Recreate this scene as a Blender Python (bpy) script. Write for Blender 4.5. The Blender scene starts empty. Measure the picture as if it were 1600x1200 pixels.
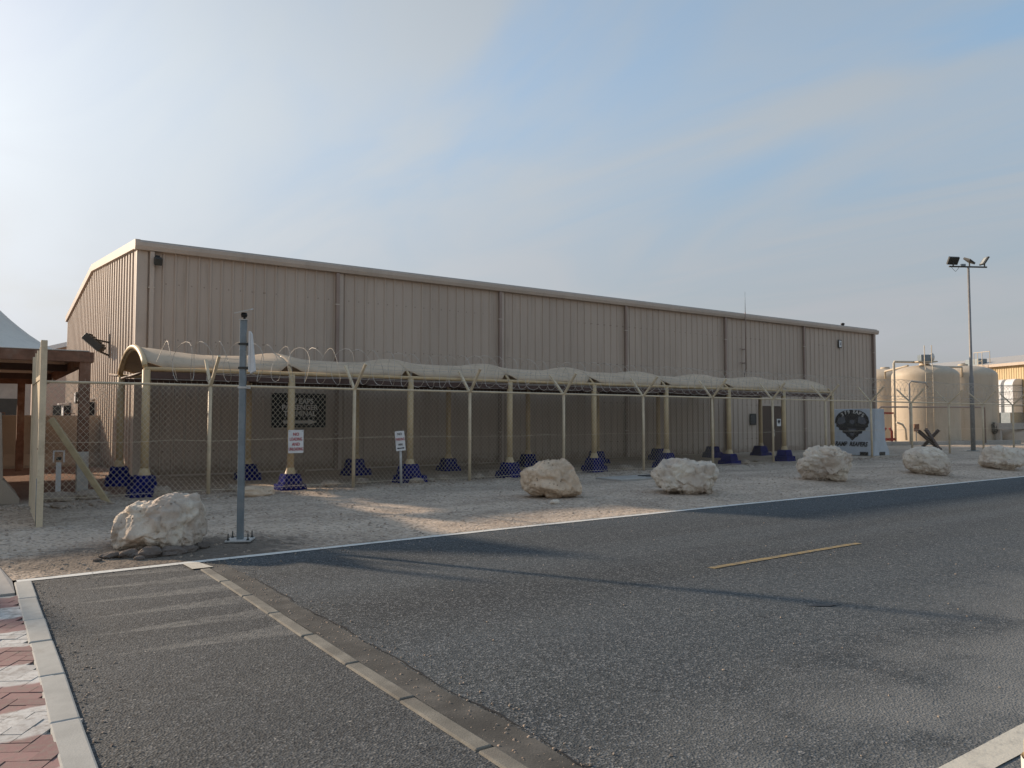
import bpy, math, random
from mathutils import Vector, Matrix, noise
R_ = math.radians
SC = bpy.context.scene
COL = SC.collection
random.seed(7)

# ------------------------------------------------------------------ camera
EYE = 1.65
cam_d = bpy.data.cameras.new('camera'); cam = bpy.data.objects.new('camera', cam_d); COL.objects.link(cam)
cam_d.sensor_width = 36.0; cam_d.lens = 27.0; cam_d.clip_start = 0.05; cam_d.clip_end = 3000
cam.location = (0, 0, EYE)
cam.rotation_euler = (R_(90 + 2.62), 0, R_(55 - 90))
SC.camera = cam
# ------------------------------------------------------------------ light
SUN_EL, SUN_AZ = 20.8, 28.0            # azimuth: degrees left of +Y
SKY_GAMMA, SKY_SAT, SKY_K, CLOUD_K, HAZE_K, HAZE_F = 0.42, 1.8, 2.28, 1.15, 0.62, 0.97
wd = bpy.data.worlds.new('World'); SC.world = wd; wd.use_nodes = True
wn, wl = wd.node_tree.nodes, wd.node_tree.links
wn.clear()
w_out = wn.new('ShaderNodeOutputWorld'); w_bg = wn.new('ShaderNodeBackground'); w_bg.inputs['Strength'].default_value = 0.12
sky = wn.new('ShaderNodeTexSky'); sky.sky_type = 'NISHITA'; sky.sun_disc = False
sky.sun_elevation = R_(SUN_EL); sky.sun_rotation = R_(-SUN_AZ)
sky.air_density = 1.0; sky.dust_density = 1.6; sky.ozone_density = 1.4; sky.altitude = 0
tc = wn.new('ShaderNodeTexCoord'); sep = wn.new('ShaderNodeSeparateXYZ'); wl.new(tc.outputs['Generated'], sep.inputs[0])
def wmath(op, a, b=None):
    n = wn.new('ShaderNodeMath'); n.operation = op
    for i, q in enumerate((a, b)):
        if q is None: continue
        if isinstance(q, (int, float)): n.inputs[i].default_value = q
        else: wl.new(q, n.inputs[i])
    return n.outputs[0]
den = wmath('ADD', wmath('MAXIMUM', sep.outputs[2], 0.0), 0.16)
cmb = wn.new('ShaderNodeCombineXYZ')
wl.new(wmath('DIVIDE', sep.outputs[0], den), cmb.inputs[0]); wl.new(wmath('DIVIDE', sep.outputs[1], den), cmb.inputs[1])
mp = wn.new('ShaderNodeMapping'); wl.new(cmb.outputs[0], mp.inputs[0])
mp.inputs['Rotation'].default_value = (0, 0, R_(25)); mp.inputs['Scale'].default_value = (1.35, 0.55, 1)
mp.inputs['Location'].default_value = (7.1, 5.2, 0)
cn = wn.new('ShaderNodeTexNoise'); wl.new(mp.outputs[0], cn.inputs['Vector'])
cn.inputs['Scale'].default_value = 1.25; cn.inputs['Detail'].default_value = 8; cn.inputs['Roughness'].default_value = 0.50; cn.inputs['Distortion'].default_value = 0.9
cr = wn.new('ShaderNodeMapRange'); wl.new(cn.outputs[0], cr.inputs[0]); cr.interpolation_type = 'SMOOTHSTEP'
cr.inputs[1].default_value = 0.33; cr.inputs[2].default_value = 0.66; cr.inputs[3].default_value = 0.08; cr.inputs[4].default_value = 0.85
# dusty air: the veil softens the sky's range everywhere alike, greyer and dimmer towards the horizon all round
def wmix(f, a, b, mode='MIX'):
    n = wn.new('ShaderNodeMix'); n.data_type = 'RGBA'; n.blend_type = mode
    for i, q in ((0, f), (6, a), (7, b)):
        if hasattr(q, 'is_output'): wl.new(q, n.inputs[i])
        else: n.inputs[i].default_value = q
    return n.outputs[2]
def wrange(v, a, b, lo, hi):
    n = wn.new('ShaderNodeMapRange'); n.interpolation_type = 'SMOOTHSTEP'; wl.new(v, n.inputs[0])
    for i, q in enumerate((a, b, lo, hi)): n.inputs[i + 1].default_value = q
    return n.outputs[0]
gm = wn.new('ShaderNodeGamma'); gm.inputs[1].default_value = SKY_GAMMA
wl.new(wmix(1.0, sky.outputs[0], (1 / 3, 1 / 3, 1 / 3, 1), 'MULTIPLY'), gm.inputs[0])
hs = wn.new('ShaderNodeHueSaturation'); hs.inputs['Saturation'].default_value = SKY_SAT
wl.new(wmix(1.0, gm.outputs[0], (SKY_K, SKY_K, SKY_K, 1), 'MULTIPLY'), hs.inputs['Color'])
SKYC = hs.outputs[0]
bw = wn.new('ShaderNodeRGBToBW'); wl.new(SKYC, bw.inputs[0])
SKYC = wmix(cr.outputs[0], SKYC, wmix(1.0, wmath('MULTIPLY', bw.outputs[0], CLOUD_K), (0.92, 0.992, 1.055, 1), 'MULTIPLY'))
SKYC = wmix(wrange(sep.outputs[2], -0.02, 0.42, HAZE_F, 0.0), SKYC, wmix(1.0, wmath('MULTIPLY', bw.outputs[0], HAZE_K), (0.955, 0.975, 1.04, 1), 'MULTIPLY'))
wl.new(SKYC, w_bg.inputs[0]); wl.new(w_bg.outputs[0], w_out.inputs[0])

sd = bpy.data.lights.new('sun', 'SUN'); so = bpy.data.objects.new('sun', sd); COL.objects.link(so)
sd.energy = 2.4; sd.angle = R_(1.6); sd.color = (1.0, 0.80, 0.60)
to_sun = Vector((-math.sin(R_(SUN_AZ)) * math.cos(R_(SUN_EL)), math.cos(R_(SUN_AZ)) * math.cos(R_(SUN_EL)), math.sin(R_(SUN_EL))))
so.rotation_euler = to_sun.to_track_quat('Z', 'Y').to_euler(); so.location = (-20, 40, 30)
vs = SC.view_settings; vs.view_transform = 'Standard'; vs.look = 'None'; vs.gamma = 1; vs.exposure = 1.25; vs.use_curve_mapping = False

# ------------------------------------------------------------------ materials
def nn(nt, t, **kw):
    n = nt.nodes.new(t)
    for k, v in kw.items(): setattr(n, k, v)
    return n
def setin(nt, sock, v):
    if hasattr(v, 'is_output'): nt.links.new(v, sock)
    else: sock.default_value = v
def mathn(nt, op, a, b=None, c=None):
    n = nn(nt, 'ShaderNodeMath', operation=op)
    for i, q in enumerate((a, b, c)):
        if q is not None: setin(nt, n.inputs[i], q)
    return n.outputs[0]
def ramp(nt, v, a, b, lo=0.0, hi=1.0):
    n = nn(nt, 'ShaderNodeMapRange', interpolation_type='SMOOTHSTEP'); setin(nt, n.inputs[0], v)
    n.inputs[1].default_value = a; n.inputs[2].default_value = b; n.inputs[3].default_value = lo; n.inputs[4].default_value = hi
    return n.outputs[0]
def mixc(nt, f, a, b, mode='MIX'):
    n = nn(nt, 'ShaderNodeMix', data_type='RGBA', blend_type=mode)
    setin(nt, n.inputs[0], f)
    for i, q in ((6, a), (7, b)):
        setin(nt, n.inputs[i], (*q, 1) if isinstance(q, tuple) and len(q) == 3 else q)
    return n.outputs[2]
def noisen(nt, vec, scale, detail=3, rough=0.55, dist=0.0):
    n = nn(nt, 'ShaderNodeTexNoise'); setin(nt, n.inputs['Vector'], vec)
    n.inputs['Scale'].default_value = scale; n.inputs['Detail'].default_value = detail
    n.inputs['Roughness'].default_value = rough; n.inputs['Distortion'].default_value = dist
    return n.outputs[0]
def mapn(nt, vec, scale=(1, 1, 1), loc=(0, 0, 0), rot=(0, 0, 0)):
    n = nn(nt, 'ShaderNodeMapping'); setin(nt, n.inputs[0], vec)
    n.inputs['Scale'].default_value = scale; n.inputs['Location'].default_value = loc; n.inputs['Rotation'].default_value = rot
    return n.outputs[0]
def begin(name):
    m = bpy.data.materials.new(name); m.use_nodes = True; nt = m.node_tree
    b = nt.nodes['Principled BSDF']
    pos = nn(nt, 'ShaderNodeNewGeometry').outputs['Position']
    return m, nt, b, pos
def bump(nt, b, h, strength=0.4, dist=0.01):
    n = nn(nt, 'ShaderNodeBump'); n.inputs['Strength'].default_value = strength; n.inputs['Distance'].default_value = dist
    setin(nt, n.inputs['Height'], h); nt.links.new(n.outputs[0], b.inputs['Normal'])
def simple(name, col, rough=0.7, var=0.12, scale=2.0, metal=0.0, dirt=None, dirt_amt=0.35, streak=False, bmp=0.15, bscale=40, spec=0.3):
    """base colour + large soft variation + fine grain + dirt patches"""
    m, nt, b, pos = begin(name)
    n1 = noisen(nt, pos, scale, 4)
    c = mixc(nt, ramp(nt, n1, 0.3, 0.7), tuple(v * (1 - var) for v in col), tuple(min(1, v * (1 + var)) for v in col))
    n2 = noisen(nt, pos, bscale, 3)
    c = mixc(nt, ramp(nt, n2, 0.3, 0.7, 0, 0.25), c, tuple(v * 0.7 for v in col))
    if dirt:
        v = mapn(nt, pos, (3.0, 3.0, 0.35)) if streak else pos
        n3 = noisen(nt, v, 1.6 if streak else 3.0, 6, 0.65)
        c = mixc(nt, ramp(nt, n3, 0.48, 0.78, 0, dirt_amt), c, dirt)
    nt.links.new(c, b.inputs['Base Color'])
    b.inputs['Roughness'].default_value = rough; b.inputs['Metallic'].default_value = metal
    b.inputs['Specular IOR Level'].default_value = spec
    if bmp: bump(nt, b, n2, bmp, 0.004)
    return m

M = {}
M['cladding'] = simple('beige_cladding_paint', (0.58, 0.45, 0.36), 0.55, 0.05, 0.6, dirt=(0.36, 0.26, 0.195), dirt_amt=0.40, streak=True, bmp=0.05, spec=0.35)
def cladding_mat(name, col, dirt):
    m, nt, b, pos = begin(name)
    oi = nn(nt, 'ShaderNodeObjectInfo')
    c = mixc(nt, oi.outputs['Random'], tuple(v * 0.955 for v in col), tuple(v * 1.045 for v in col))
    n1 = noisen(nt, pos, 0.35, 4)
    c = mixc(nt, ramp(nt, n1, 0.35, 0.7, 0, 0.5), c, tuple(v * 0.88 for v in col))
    st = noisen(nt, mapn(nt, pos, (4.5, 4.5, 0.22)), 1.5, 7, 0.65)
    c = mixc(nt, ramp(nt, st, 0.50, 0.80, 0, 0.55), c, dirt)
    sx = nn(nt, 'ShaderNodeSeparateXYZ'); nt.links.new(pos, sx.inputs[0])
    spl = noisen(nt, pos, 5.0, 5, 0.7)                                   # soil splashed up the foot of the wall
    low = mathn(nt, 'ADD', sx.outputs[2], mathn(nt, 'MULTIPLY', mathn(nt, 'SUBTRACT', spl, 0.5), 1.1))
    c = mixc(nt, ramp(nt, low, 0.55, 0.1, 0, 0.7), c, (dirt[0] * 0.85, dirt[1] * 0.8, dirt[2] * 0.75))
    # screw rows on the girts
    fz = mathn(nt, 'ABSOLUTE', mathn(nt, 'SUBTRACT', mathn(nt, 'FRACT', mathn(nt, 'DIVIDE', sx.outputs[2], 1.53)), 0.5))
    fx = mathn(nt, 'ABSOLUTE', mathn(nt, 'SUBTRACT', mathn(nt, 'FRACT', mathn(nt, 'DIVIDE', mathn(nt, 'ADD', sx.outputs[0], sx.outputs[1]), 0.3333)), 0.5))
    dot = mathn(nt, 'MULTIPLY', ramp(nt, fz, 0.010, 0.016, 1, 0), ramp(nt, fx, 0.045, 0.07, 1, 0))
    c = mixc(nt, mathn(nt, 'MULTIPLY', dot, 0.55), c, tuple(v * 0.35 for v in col))
    nt.links.new(c, b.inputs['Base Color']); b.inputs['Roughness'].default_value = 0.5; b.inputs['Specular IOR Level'].default_value = 0.35
    h = mathn(nt, 'ADD', noisen(nt, mapn(nt, pos, (1, 1, 0.45)), 2.2, 2), mathn(nt, 'MULTIPLY', noisen(nt, pos, 9, 2), 0.12))
    bump(nt, b, h, 0.5, 0.03)
    return m
M['cladding'] = cladding_mat('beige_cladding', (0.465, 0.378, 0.305), (0.27, 0.21, 0.16))
M['trim'] = simple('trim_paint', (0.50, 0.415, 0.34), 0.5, 0.06, 1.0, dirt=(0.28, 0.23, 0.18), dirt_amt=0.35, streak=True, bmp=0.04)
M['spout'] = simple('downspout_paint', (0.30, 0.225, 0.185), 0.5, 0.08, 1.0, bmp=0.04)
M['roofmetal'] = simple('roof_sheet', (0.45, 0.42, 0.38), 0.45, 0.05, 1.0)
M['post_tan'] = simple('tan_post_paint', (0.58, 0.435, 0.25), 0.5, 0.10, 3.0, dirt=(0.30, 0.21, 0.12), dirt_amt=0.45, streak=True, bmp=0.06)
M['fence_paint'] = simple('cream_fence_paint', (0.64, 0.53, 0.37), 0.5, 0.10, 4.0, dirt=(0.32, 0.22, 0.13), dirt_amt=0.5, bmp=0.06)
M['fence_wire'] = simple('coated_wire', (0.66, 0.57, 0.43), 0.5, 0.08, 4.0, bmp=0)
M['razor'] = simple('galvanised_razor', (0.50, 0.45, 0.38), 0.6, 0.1, 5.0, metal=0.1, bmp=0)
M['fabric'] = simple('shade_fabric', (0.53, 0.41, 0.29), 0.92, 0.09, 1.2, dirt=(0.31, 0.25, 0.185), dirt_amt=0.6, bmp=0.1, bscale=120)
M['tentwhite'] = simple('tent_fabric', (0.68, 0.63, 0.55), 0.8, 0.05, 0.8, dirt=(0.42, 0.40, 0.37), dirt_amt=0.4, bmp=0.05)
M['darksteel'] = simple('dark_brown_steel', (0.09, 0.055, 0.045), 0.6, 0.15, 4.0)
M['rust'] = simple('rusty_steel', (0.20, 0.105, 0.068), 0.9, 0.25, 5.0, dirt=(0.34, 0.25, 0.19), dirt_amt=0.7, bmp=0.25, bscale=60)
M['duststeel'] = simple('dusty_painted_steel', (0.46, 0.42, 0.37), 0.8, 0.1, 4.0, dirt=(0.36, 0.22, 0.15), dirt_amt=0.6)
M['blue'] = simple('blue_block_paint', (0.010, 0.013, 0.115), 0.95, 0.3, 4.0, dirt=(0.045, 0.05, 0.09), dirt_amt=0.75, bmp=0.3, spec=0.05)
M['galv'] = simple('galvanised_steel', (0.20, 0.235, 0.255), 0.42, 0.12, 8.0, metal=0.35, dirt=(0.30, 0.30, 0.29), dirt_amt=0.4, bmp=0.05)
M['mastgrey'] = simple('mast_grey', (0.25, 0.24, 0.23), 0.5, 0.12, 4.0, metal=0.2)
M['galvlight'] = simple('pale_galvanised', (0.52, 0.51, 0.48), 0.5, 0.1, 8.0, metal=0.3)
M['white'] = simple('white_paint', (0.72, 0.71, 0.69), 0.5, 0.05, 5.0, dirt=(0.45, 0.41, 0.35), dirt_amt=0.35)
M['black'] = simple('black_plastic', (0.02, 0.02, 0.022), 0.45, 0.1, 5.0)
M['charcoal'] = simple('charcoal_paint', (0.055, 0.055, 0.05), 0.5, 0.1, 5.0)
M['lens'] = simple('lamp_glass', (0.35, 0.36, 0.34), 0.15, 0.05, 5.0, spec=0.6, bmp=0)
M['signblack'] = simple('sign_black', (0.018, 0.018, 0.018), 0.5, 0.1, 3.0)
M['signtext'] = simple('sign_lettering', (0.62, 0.61, 0.57), 0.6, 0.05, 5.0, bmp=0)
M['redtext'] = simple('red_lettering', (0.42, 0.04, 0.05), 0.6, 0.05, 5.0, bmp=0)
M['blacktext'] = simple('black_lettering', (0.025, 0.022, 0.03), 0.6, 0.05, 5.0, bmp=0)
M['door'] = simple('dark_brown_door', (0.055, 0.028, 0.02), 0.45, 0.15, 2.0)
M['brass'] = simple('door_hardware', (0.6, 0.56, 0.5), 0.35, 0.05, 5.0, metal=0.7)
M['wallwhite'] = simple('painted_barrier', (0.52, 0.56, 0.60), 0.75, 0.07, 2.0, dirt=(0.36, 0.35, 0.33), dirt_amt=0.4, bmp=0.2)
M['ink'] = simple('emblem_black', (0.014, 0.015, 0.022), 0.7, 0.15, 4.0, bmp=0)
M['inkgrey'] = simple('emblem_grey', (0.10, 0.11, 0.135), 0.7, 0.15, 6.0, bmp=0)
M['concrete'] = simple('concrete', (0.40, 0.37, 0.33), 0.85, 0.1, 2.0, dirt=(0.24, 0.21, 0.18), dirt_amt=0.5, bmp=0.3)
M['tanconc'] = simple('tan_concrete', (0.38, 0.31, 0.24), 0.85, 0.1, 1.5, dirt=(0.22, 0.17, 0.13), dirt_amt=0.5, bmp=0.3)
M['kerb'] = simple('kerb_concrete', (0.40, 0.395, 0.365), 0.85, 0.16, 3.0, dirt=(0.19, 0.17, 0.145), dirt_amt=0.8, bmp=0.4, bscale=90)
M['edging'] = simple('edging_concrete', (0.19, 0.178, 0.15), 0.85, 0.25, 4.0, dirt=(0.11, 0.095, 0.08), dirt_amt=0.6, bmp=0.5, bscale=90)
M['tank'] = simple('tank_fibreglass', (0.50, 0.425, 0.325), 0.55, 0.06, 0.8, dirt=(0.36, 0.28, 0.20), dirt_amt=0.5, streak=True, bmp=0.04)
M['pipe'] = simple('cream_pipe', (0.54, 0.46, 0.345), 0.5, 0.08, 3.0)
M['redpaint'] = simple('red_valve_paint', (0.28, 0.03, 0.02), 0.5, 0.1, 5.0)
M['yellowclad'] = simple('yellow_cladding', (0.56, 0.43, 0.245), 0.55, 0.05, 0.8, dirt=(0.45, 0.33, 0.18), dirt_amt=0.3, streak=True, bmp=0.03)
M['duct'] = simple('duct_cladding', (0.62, 0.64, 0.66), 0.5, 0.06, 2.0, dirt=(0.42, 0.42, 0.41), dirt_amt=0.5, streak=True)
M['sand'] = simple('sand_heap', (0.50, 0.40, 0.31), 0.95, 0.12, 1.5, bmp=0.4)
M['pinkwall'] = simple('pinkish_render', (0.45, 0.34, 0.28), 0.85, 0.08, 1.0, dirt=(0.33, 0.24, 0.19), dirt_amt=0.4)
M['timber'] = simple('painted_brace', (0.48, 0.38, 0.23), 0.65, 0.15, 5.0, dirt=(0.25, 0.17, 0.10), dirt_amt=0.6)

def rock_mat(name, col, dark):
    m, nt, b, pos = begin(name)
    n1 = noisen(nt, pos, 2.2, 6, 0.6, 0.6)
    c = mixc(nt, ramp(nt, n1, 0.32, 0.68), tuple(v * 0.80 for v in col), tuple(min(0.8, v * 1.15) for v in col))
    n2 = noisen(nt, pos, 7.0, 6, 0.7, 1.2)
    c = mixc(nt, ramp(nt, n2, 0.54, 0.76, 0, 0.5), c, (col[0] * 0.72, col[1] * 0.58, col[2] * 0.46))
    n5 = noisen(nt, mapn(nt, pos, (1, 1, 2.6)), 1.5, 5, 0.65, 0.8)
    c = mixc(nt, ramp(nt, n5, 0.52, 0.70, 0, 0.4), c, (col[0] * 0.66, col[1] * 0.56, col[2] * 0.47))
    vo = nn(nt, 'ShaderNodeTexVoronoi'); setin(nt, vo.inputs['Vector'], pos); vo.inputs['Scale'].default_value = 13.0
    n3 = noisen(nt, pos, 3.0, 2)
    pit = mathn(nt, 'MULTIPLY', ramp(nt, vo.outputs['Distance'], 0.05, 0.28, 1, 0), ramp(nt, n3, 0.50, 0.62))
    c = mixc(nt, mathn(nt, 'MULTIPLY', pit, 0.8), c, dark)
    n4 = noisen(nt, pos, 45, 4, 0.7)
    c = mixc(nt, ramp(nt, n4, 0.40, 0.75, 0, 0.22), c, tuple(v * 0.55 for v in col))
    nt.links.new(c, b.inputs['Base Color']); b.inputs['Roughness'].default_value = 0.95; b.inputs['Specular IOR Level'].default_value = 0.15
    h = mathn(nt, 'SUBTRACT', mathn(nt, 'ADD', mathn(nt, 'MULTIPLY', n2, 1.6), mathn(nt, 'MULTIPLY', n4, 0.5)), mathn(nt, 'MULTIPLY', pit, 1.0))
    bump(nt, b, h, 0.75, 0.035)
    return m
M['rockpale'] = rock_mat('pale_limestone', (0.74, 0.61, 0.495), (0.18, 0.13, 0.10))
M['rockwarm'] = rock_mat('warm_limestone', (0.70, 0.535, 0.385), (0.19, 0.12, 0.08))
M['rocksmall'] = rock_mat('small_stone', (0.42, 0.34, 0.27), (0.16, 0.12, 0.10))
M['rockdark'] = rock_mat('dark_rubble', (0.20, 0.165, 0.14), (0.07, 0.06, 0.05))

def asphalt(name, base, speck, seed=0.0, kind='road'):
    m, nt, b, pos = begin(name)
    p2 = mapn(nt, pos, (1, 1, 0), (seed, seed * 2, 0))
    lane = noisen(nt, mapn(nt, pos, (0.05, 0.62, 0), (seed + 3, 1.7, 0)), 1.0, 5, 0.6)
    n1 = noisen(nt, p2, 1.1, 5, 0.6)
    c = mixc(nt, ramp(nt, lane, 0.3, 0.7), tuple(v * 0.62 for v in base), tuple(v * 1.55 for v in base))
    c = mixc(nt, ramp(nt, n1, 0.40, 0.75, 0, 0.5), c, (base[0] * 1.45, base[1] * 1.38, base[2] * 1.25))
    vo = nn(nt, 'ShaderNodeTexVoronoi'); setin(nt, vo.inputs['Vector'], p2); vo.inputs['Scale'].default_value = 75.0
    sepc = nn(nt, 'ShaderNodeSeparateColor'); nt.links.new(vo.outputs['Color'], sepc.inputs[0])
    c = mixc(nt, ramp(nt, sepc.outputs[0], 0.55, 1.0, 0, 0.75), c, speck)
    c = mixc(nt, ramp(nt, sepc.outputs[1], 0.55, 0.95, 0, 0.75), c, tuple(v * 0.35 for v in base))
    vo2 = nn(nt, 'ShaderNodeTexVoronoi'); setin(nt, vo2.inputs['Vector'], p2); vo2.inputs['Scale'].default_value = 22.0
    s2 = nn(nt, 'ShaderNodeSeparateColor'); nt.links.new(vo2.outputs['Color'], s2.inputs[0])
    grit = mathn(nt, 'MULTIPLY', ramp(nt, s2.outputs[0], 0.93, 0.97), ramp(nt, vo2.outputs['Distance'], 0.10, 0.22, 1, 0))
    c = mixc(nt, mathn(nt, 'MULTIPLY', grit, 0.8), c, (0.36, 0.34, 0.30))
    sx = nn(nt, 'ShaderNodeSeparateXYZ'); nt.links.new(pos, sx.inputs[0])
    if kind == 'road':      # sunlit paler grey painted in towards the near right; dark oil spots
        edge = ramp(nt, mathn(nt, 'SUBTRACT', sx.outputs[1], mathn(nt, 'MULTIPLY', sx.outputs[0], 0.12)), 3.4, 1.2, 0, 0.65)
        c = mixc(nt, mathn(nt, 'MULTIPLY', edge, ramp(nt, n1, 0.25, 0.6)), c, (0.21, 0.21, 0.20))
        sp = noisen(nt, p2, 4.5, 2, 0.4)
        c = mixc(nt, ramp(nt, sp, 0.72, 0.78, 0, 0.6), c, tuple(v * 0.3 for v in base))
    else:                   # worn wedge-shaped hump teeth in dusty pale paint
        f = mathn(nt, 'FRACT', mathn(nt, 'DIVIDE', mathn(nt, 'ADD', sx.outputs[1], mathn(nt, 'MULTIPLY', sx.outputs[0], 0.17)), 0.62))
        wob = mathn(nt, 'MULTIPLY', mathn(nt, 'SUBTRACT', noisen(nt, p2, 3.0, 4), 0.5), 0.5)
        wid = mathn(nt, 'ADD', mathn(nt, 'MULTIPLY', mathn(nt, 'SUBTRACT', sx.outputs[0], 0.75), 0.42), mathn(nt, 'MULTIPLY', wob, 0.5))
        tooth = ramp(nt, mathn(nt, 'SUBTRACT', wid, f), -0.02, 0.06)
        rng = mathn(nt, 'MULTIPLY', ramp(nt, sx.outputs[1], 5.62, 5.68), ramp(nt, sx.outputs[1], 9.3, 9.1))
        wear = mathn(nt, 'MULTIPLY', ramp(nt, noisen(nt, p2, 14, 5, 0.7), 0.34, 0.60, 0.08, 0.8), ramp(nt, noisen(nt, p2, 2.2, 3), 0.3, 0.6, 0.35, 1.0))
        c = mixc(nt, mathn(nt, 'MULTIPLY', mathn(nt, 'MULTIPLY', tooth, rng), wear), c, (0.18, 0.175, 0.16))
    nt.links.new(c, b.inputs['Base Color']); b.inputs['Roughness'].default_value = 0.82; b.inputs['Specular IOR Level'].default_value = 0.35
    hh = mathn(nt, 'ADD', mathn(nt, 'MULTIPLY', vo.outputs['Distance'], 1.0), mathn(nt, 'MULTIPLY', noisen(nt, p2, 30, 3), 0.6))
    bump(nt, b, hh, 0.55, 0.010)
    return m
def nn_noise_color(nt, v):
    n = nn(nt, 'ShaderNodeTexNoise'); setin(nt, n.inputs['Vector'], v); n.inputs['Scale'].default_value = 0.9; n.inputs['Detail'].default_value = 5
    return n.outputs['Color']
M['asphalt'] = asphalt('road_asphalt', (0.038, 0.0455, 0.050), (0.20, 0.205, 0.205), 0.0, 'road')
M['apron'] = asphalt('hump_asphalt', (0.049, 0.0525, 0.054), (0.16, 0.16, 0.155), 5.0, 'apron')
M['gutterstrip'] = asphalt('gutter_strip', (0.085, 0.08, 0.073), (0.17, 0.16, 0.145), 9.0, 'plain_') if False else simple('gutter_strip', (0.070, 0.067, 0.060), 0.85, 0.3, 3.0, dirt=(0.13, 0.12, 0.105), dirt_amt=0.7, bmp=0.6, bscale=70)

def gravel_mat():
    m, nt, b, pos = begin('gravel_soil')
    n1 = noisen(nt, mapn(nt, pos, (0.5, 1.0, 0)), 0.8, 6, 0.6)
    c = mixc(nt, ramp(nt, n1, 0.32, 0.68), (0.385, 0.305, 0.235), (0.60, 0.485, 0.375))
    n2 = noisen(nt, pos, 6.0, 5, 0.65)
    c = mixc(nt, ramp(nt, n2, 0.5, 0.75, 0, 0.55), c, (0.26, 0.215, 0.175))
    vo = nn(nt, 'ShaderNodeTexVoronoi'); setin(nt, vo.inputs['Vector'], pos); vo.inputs['Scale'].default_value = 26.0
    s = nn(nt, 'ShaderNodeSeparateColor'); nt.links.new(vo.outputs['Color'], s.inputs[0])
    c = mixc(nt, ramp(nt, s.outputs[0], 0.55, 1.0, 0, 0.6), c, (0.62, 0.53, 0.44))
    c = mixc(nt, ramp(nt, s.outputs[1], 0.6, 1.0, 0, 0.65), c, (0.17, 0.14, 0.115))
    sx = nn(nt, 'ShaderNodeSeparateXYZ'); nt.links.new(pos, sx.inputs[0])
    # dark damp soil round the first boulder, reddish soil inside the compound
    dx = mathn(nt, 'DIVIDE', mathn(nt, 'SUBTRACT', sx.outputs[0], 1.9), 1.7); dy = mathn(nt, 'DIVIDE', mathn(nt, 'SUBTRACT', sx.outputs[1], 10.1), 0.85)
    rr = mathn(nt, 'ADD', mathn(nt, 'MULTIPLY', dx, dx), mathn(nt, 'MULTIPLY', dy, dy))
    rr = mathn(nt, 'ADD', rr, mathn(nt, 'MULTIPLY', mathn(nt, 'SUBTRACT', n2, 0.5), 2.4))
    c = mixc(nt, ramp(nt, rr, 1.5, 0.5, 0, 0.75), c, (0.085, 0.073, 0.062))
    red = mathn(nt, 'MULTIPLY', ramp(nt, sx.outputs[1], 16.6, 18.5), ramp(nt, sx.outputs[0], 4.5, 2.2))
    c = mixc(nt, mathn(nt, 'MULTIPLY', red, 0.85), c, (0.17, 0.085, 0.055))
    nt.links.new(c, b.inputs['Base Color']); b.inputs['Roughness'].default_value = 0.95; b.inputs['Specular IOR Level'].default_value = 0.1
    h = mathn(nt, 'ADD', mathn(nt, 'MULTIPLY', ramp(nt, vo.outputs['Distance'], 0.0, 0.5, 1, 0), 0.6), mathn(nt, 'MULTIPLY', n2, 1.2))
    bump(nt, b, h, 0.8, 0.03)
    return m
M['gravel'] = gravel_mat()

def paint_mat(name, col, under, thr=(0.42, 0.60), rough=0.6):
    m, nt, b, pos = begin(name)
    n = noisen(nt, pos, 9.0, 6, 0.7)
    n2 = noisen(nt, pos, 60.0, 3, 0.6)
    w = mathn(nt, 'ADD', mathn(nt, 'MULTIPLY', n, 0.7), mathn(nt, 'MULTIPLY', n2, 0.3))
    c = mixc(nt, ramp(nt, w, thr[0], thr[1], 0.0, 0.85), col, under)
    nt.links.new(c, b.inputs['Base Color']); b.inputs['Roughness'].default_value = rough
    bump(nt, b, n2, 0.35, 0.006)
    return m
M['linewhite'] = paint_mat('white_road_paint', (0.66, 0.65, 0.60), (0.25, 0.24, 0.22), (0.50, 0.72))
M['lineyellow'] = paint_mat('yellow_road_paint', (0.33, 0.225, 0.07), (0.09, 0.085, 0.07), (0.36, 0.62))
M['lineworn'] = paint_mat('worn_cream_paint', (0.56, 0.52, 0.43), (0.30, 0.28, 0.24), (0.45, 0.75))

def paver_mat():
    m, nt, b, pos = begin('painted_pavers')
    sx = nn(nt, 'ShaderNodeSeparateXYZ'); nt.links.new(pos, sx.inputs[0])
    n = noisen(nt, pos, 5.0, 5, 0.6)
    y = mathn(nt, 'ADD', sx.outputs[1], mathn(nt, 'MULTIPLY', mathn(nt, 'SUBTRACT', n, 0.5), 0.16))
    f = mathn(nt, 'FRACT', mathn(nt, 'DIVIDE', mathn(nt, 'SUBTRACT', y, 4.25), 0.95))
    band = mathn(nt, 'MULTIPLY', ramp(nt, f, 0.47, 0.53), ramp(nt, f, 0.99, 0.95))
    oi = nn(nt, 'ShaderNodeObjectInfo')
    red = mixc(nt, oi.outputs['Random'], (0.20, 0.105, 0.10), (0.28, 0.155, 0.145))
    wht = mixc(nt, oi.outputs['Random'], (0.42, 0.41, 0.39), (0.56, 0.55, 0.52))
    c = mixc(nt, band, red, wht)
    n2 = noisen(nt, pos, 22, 6, 0.7)
    c = mixc(nt, ramp(nt, n2, 0.42, 0.72, 0, 0.75), c, (0.20, 0.165, 0.14))
    nt.links.new(c, b.inputs['Base Color']); b.inputs['Roughness'].default_value = 0.85
    bump(nt, b, n2, 0.4, 0.006)
    return m
M['paver'] = paver_mat()

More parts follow.
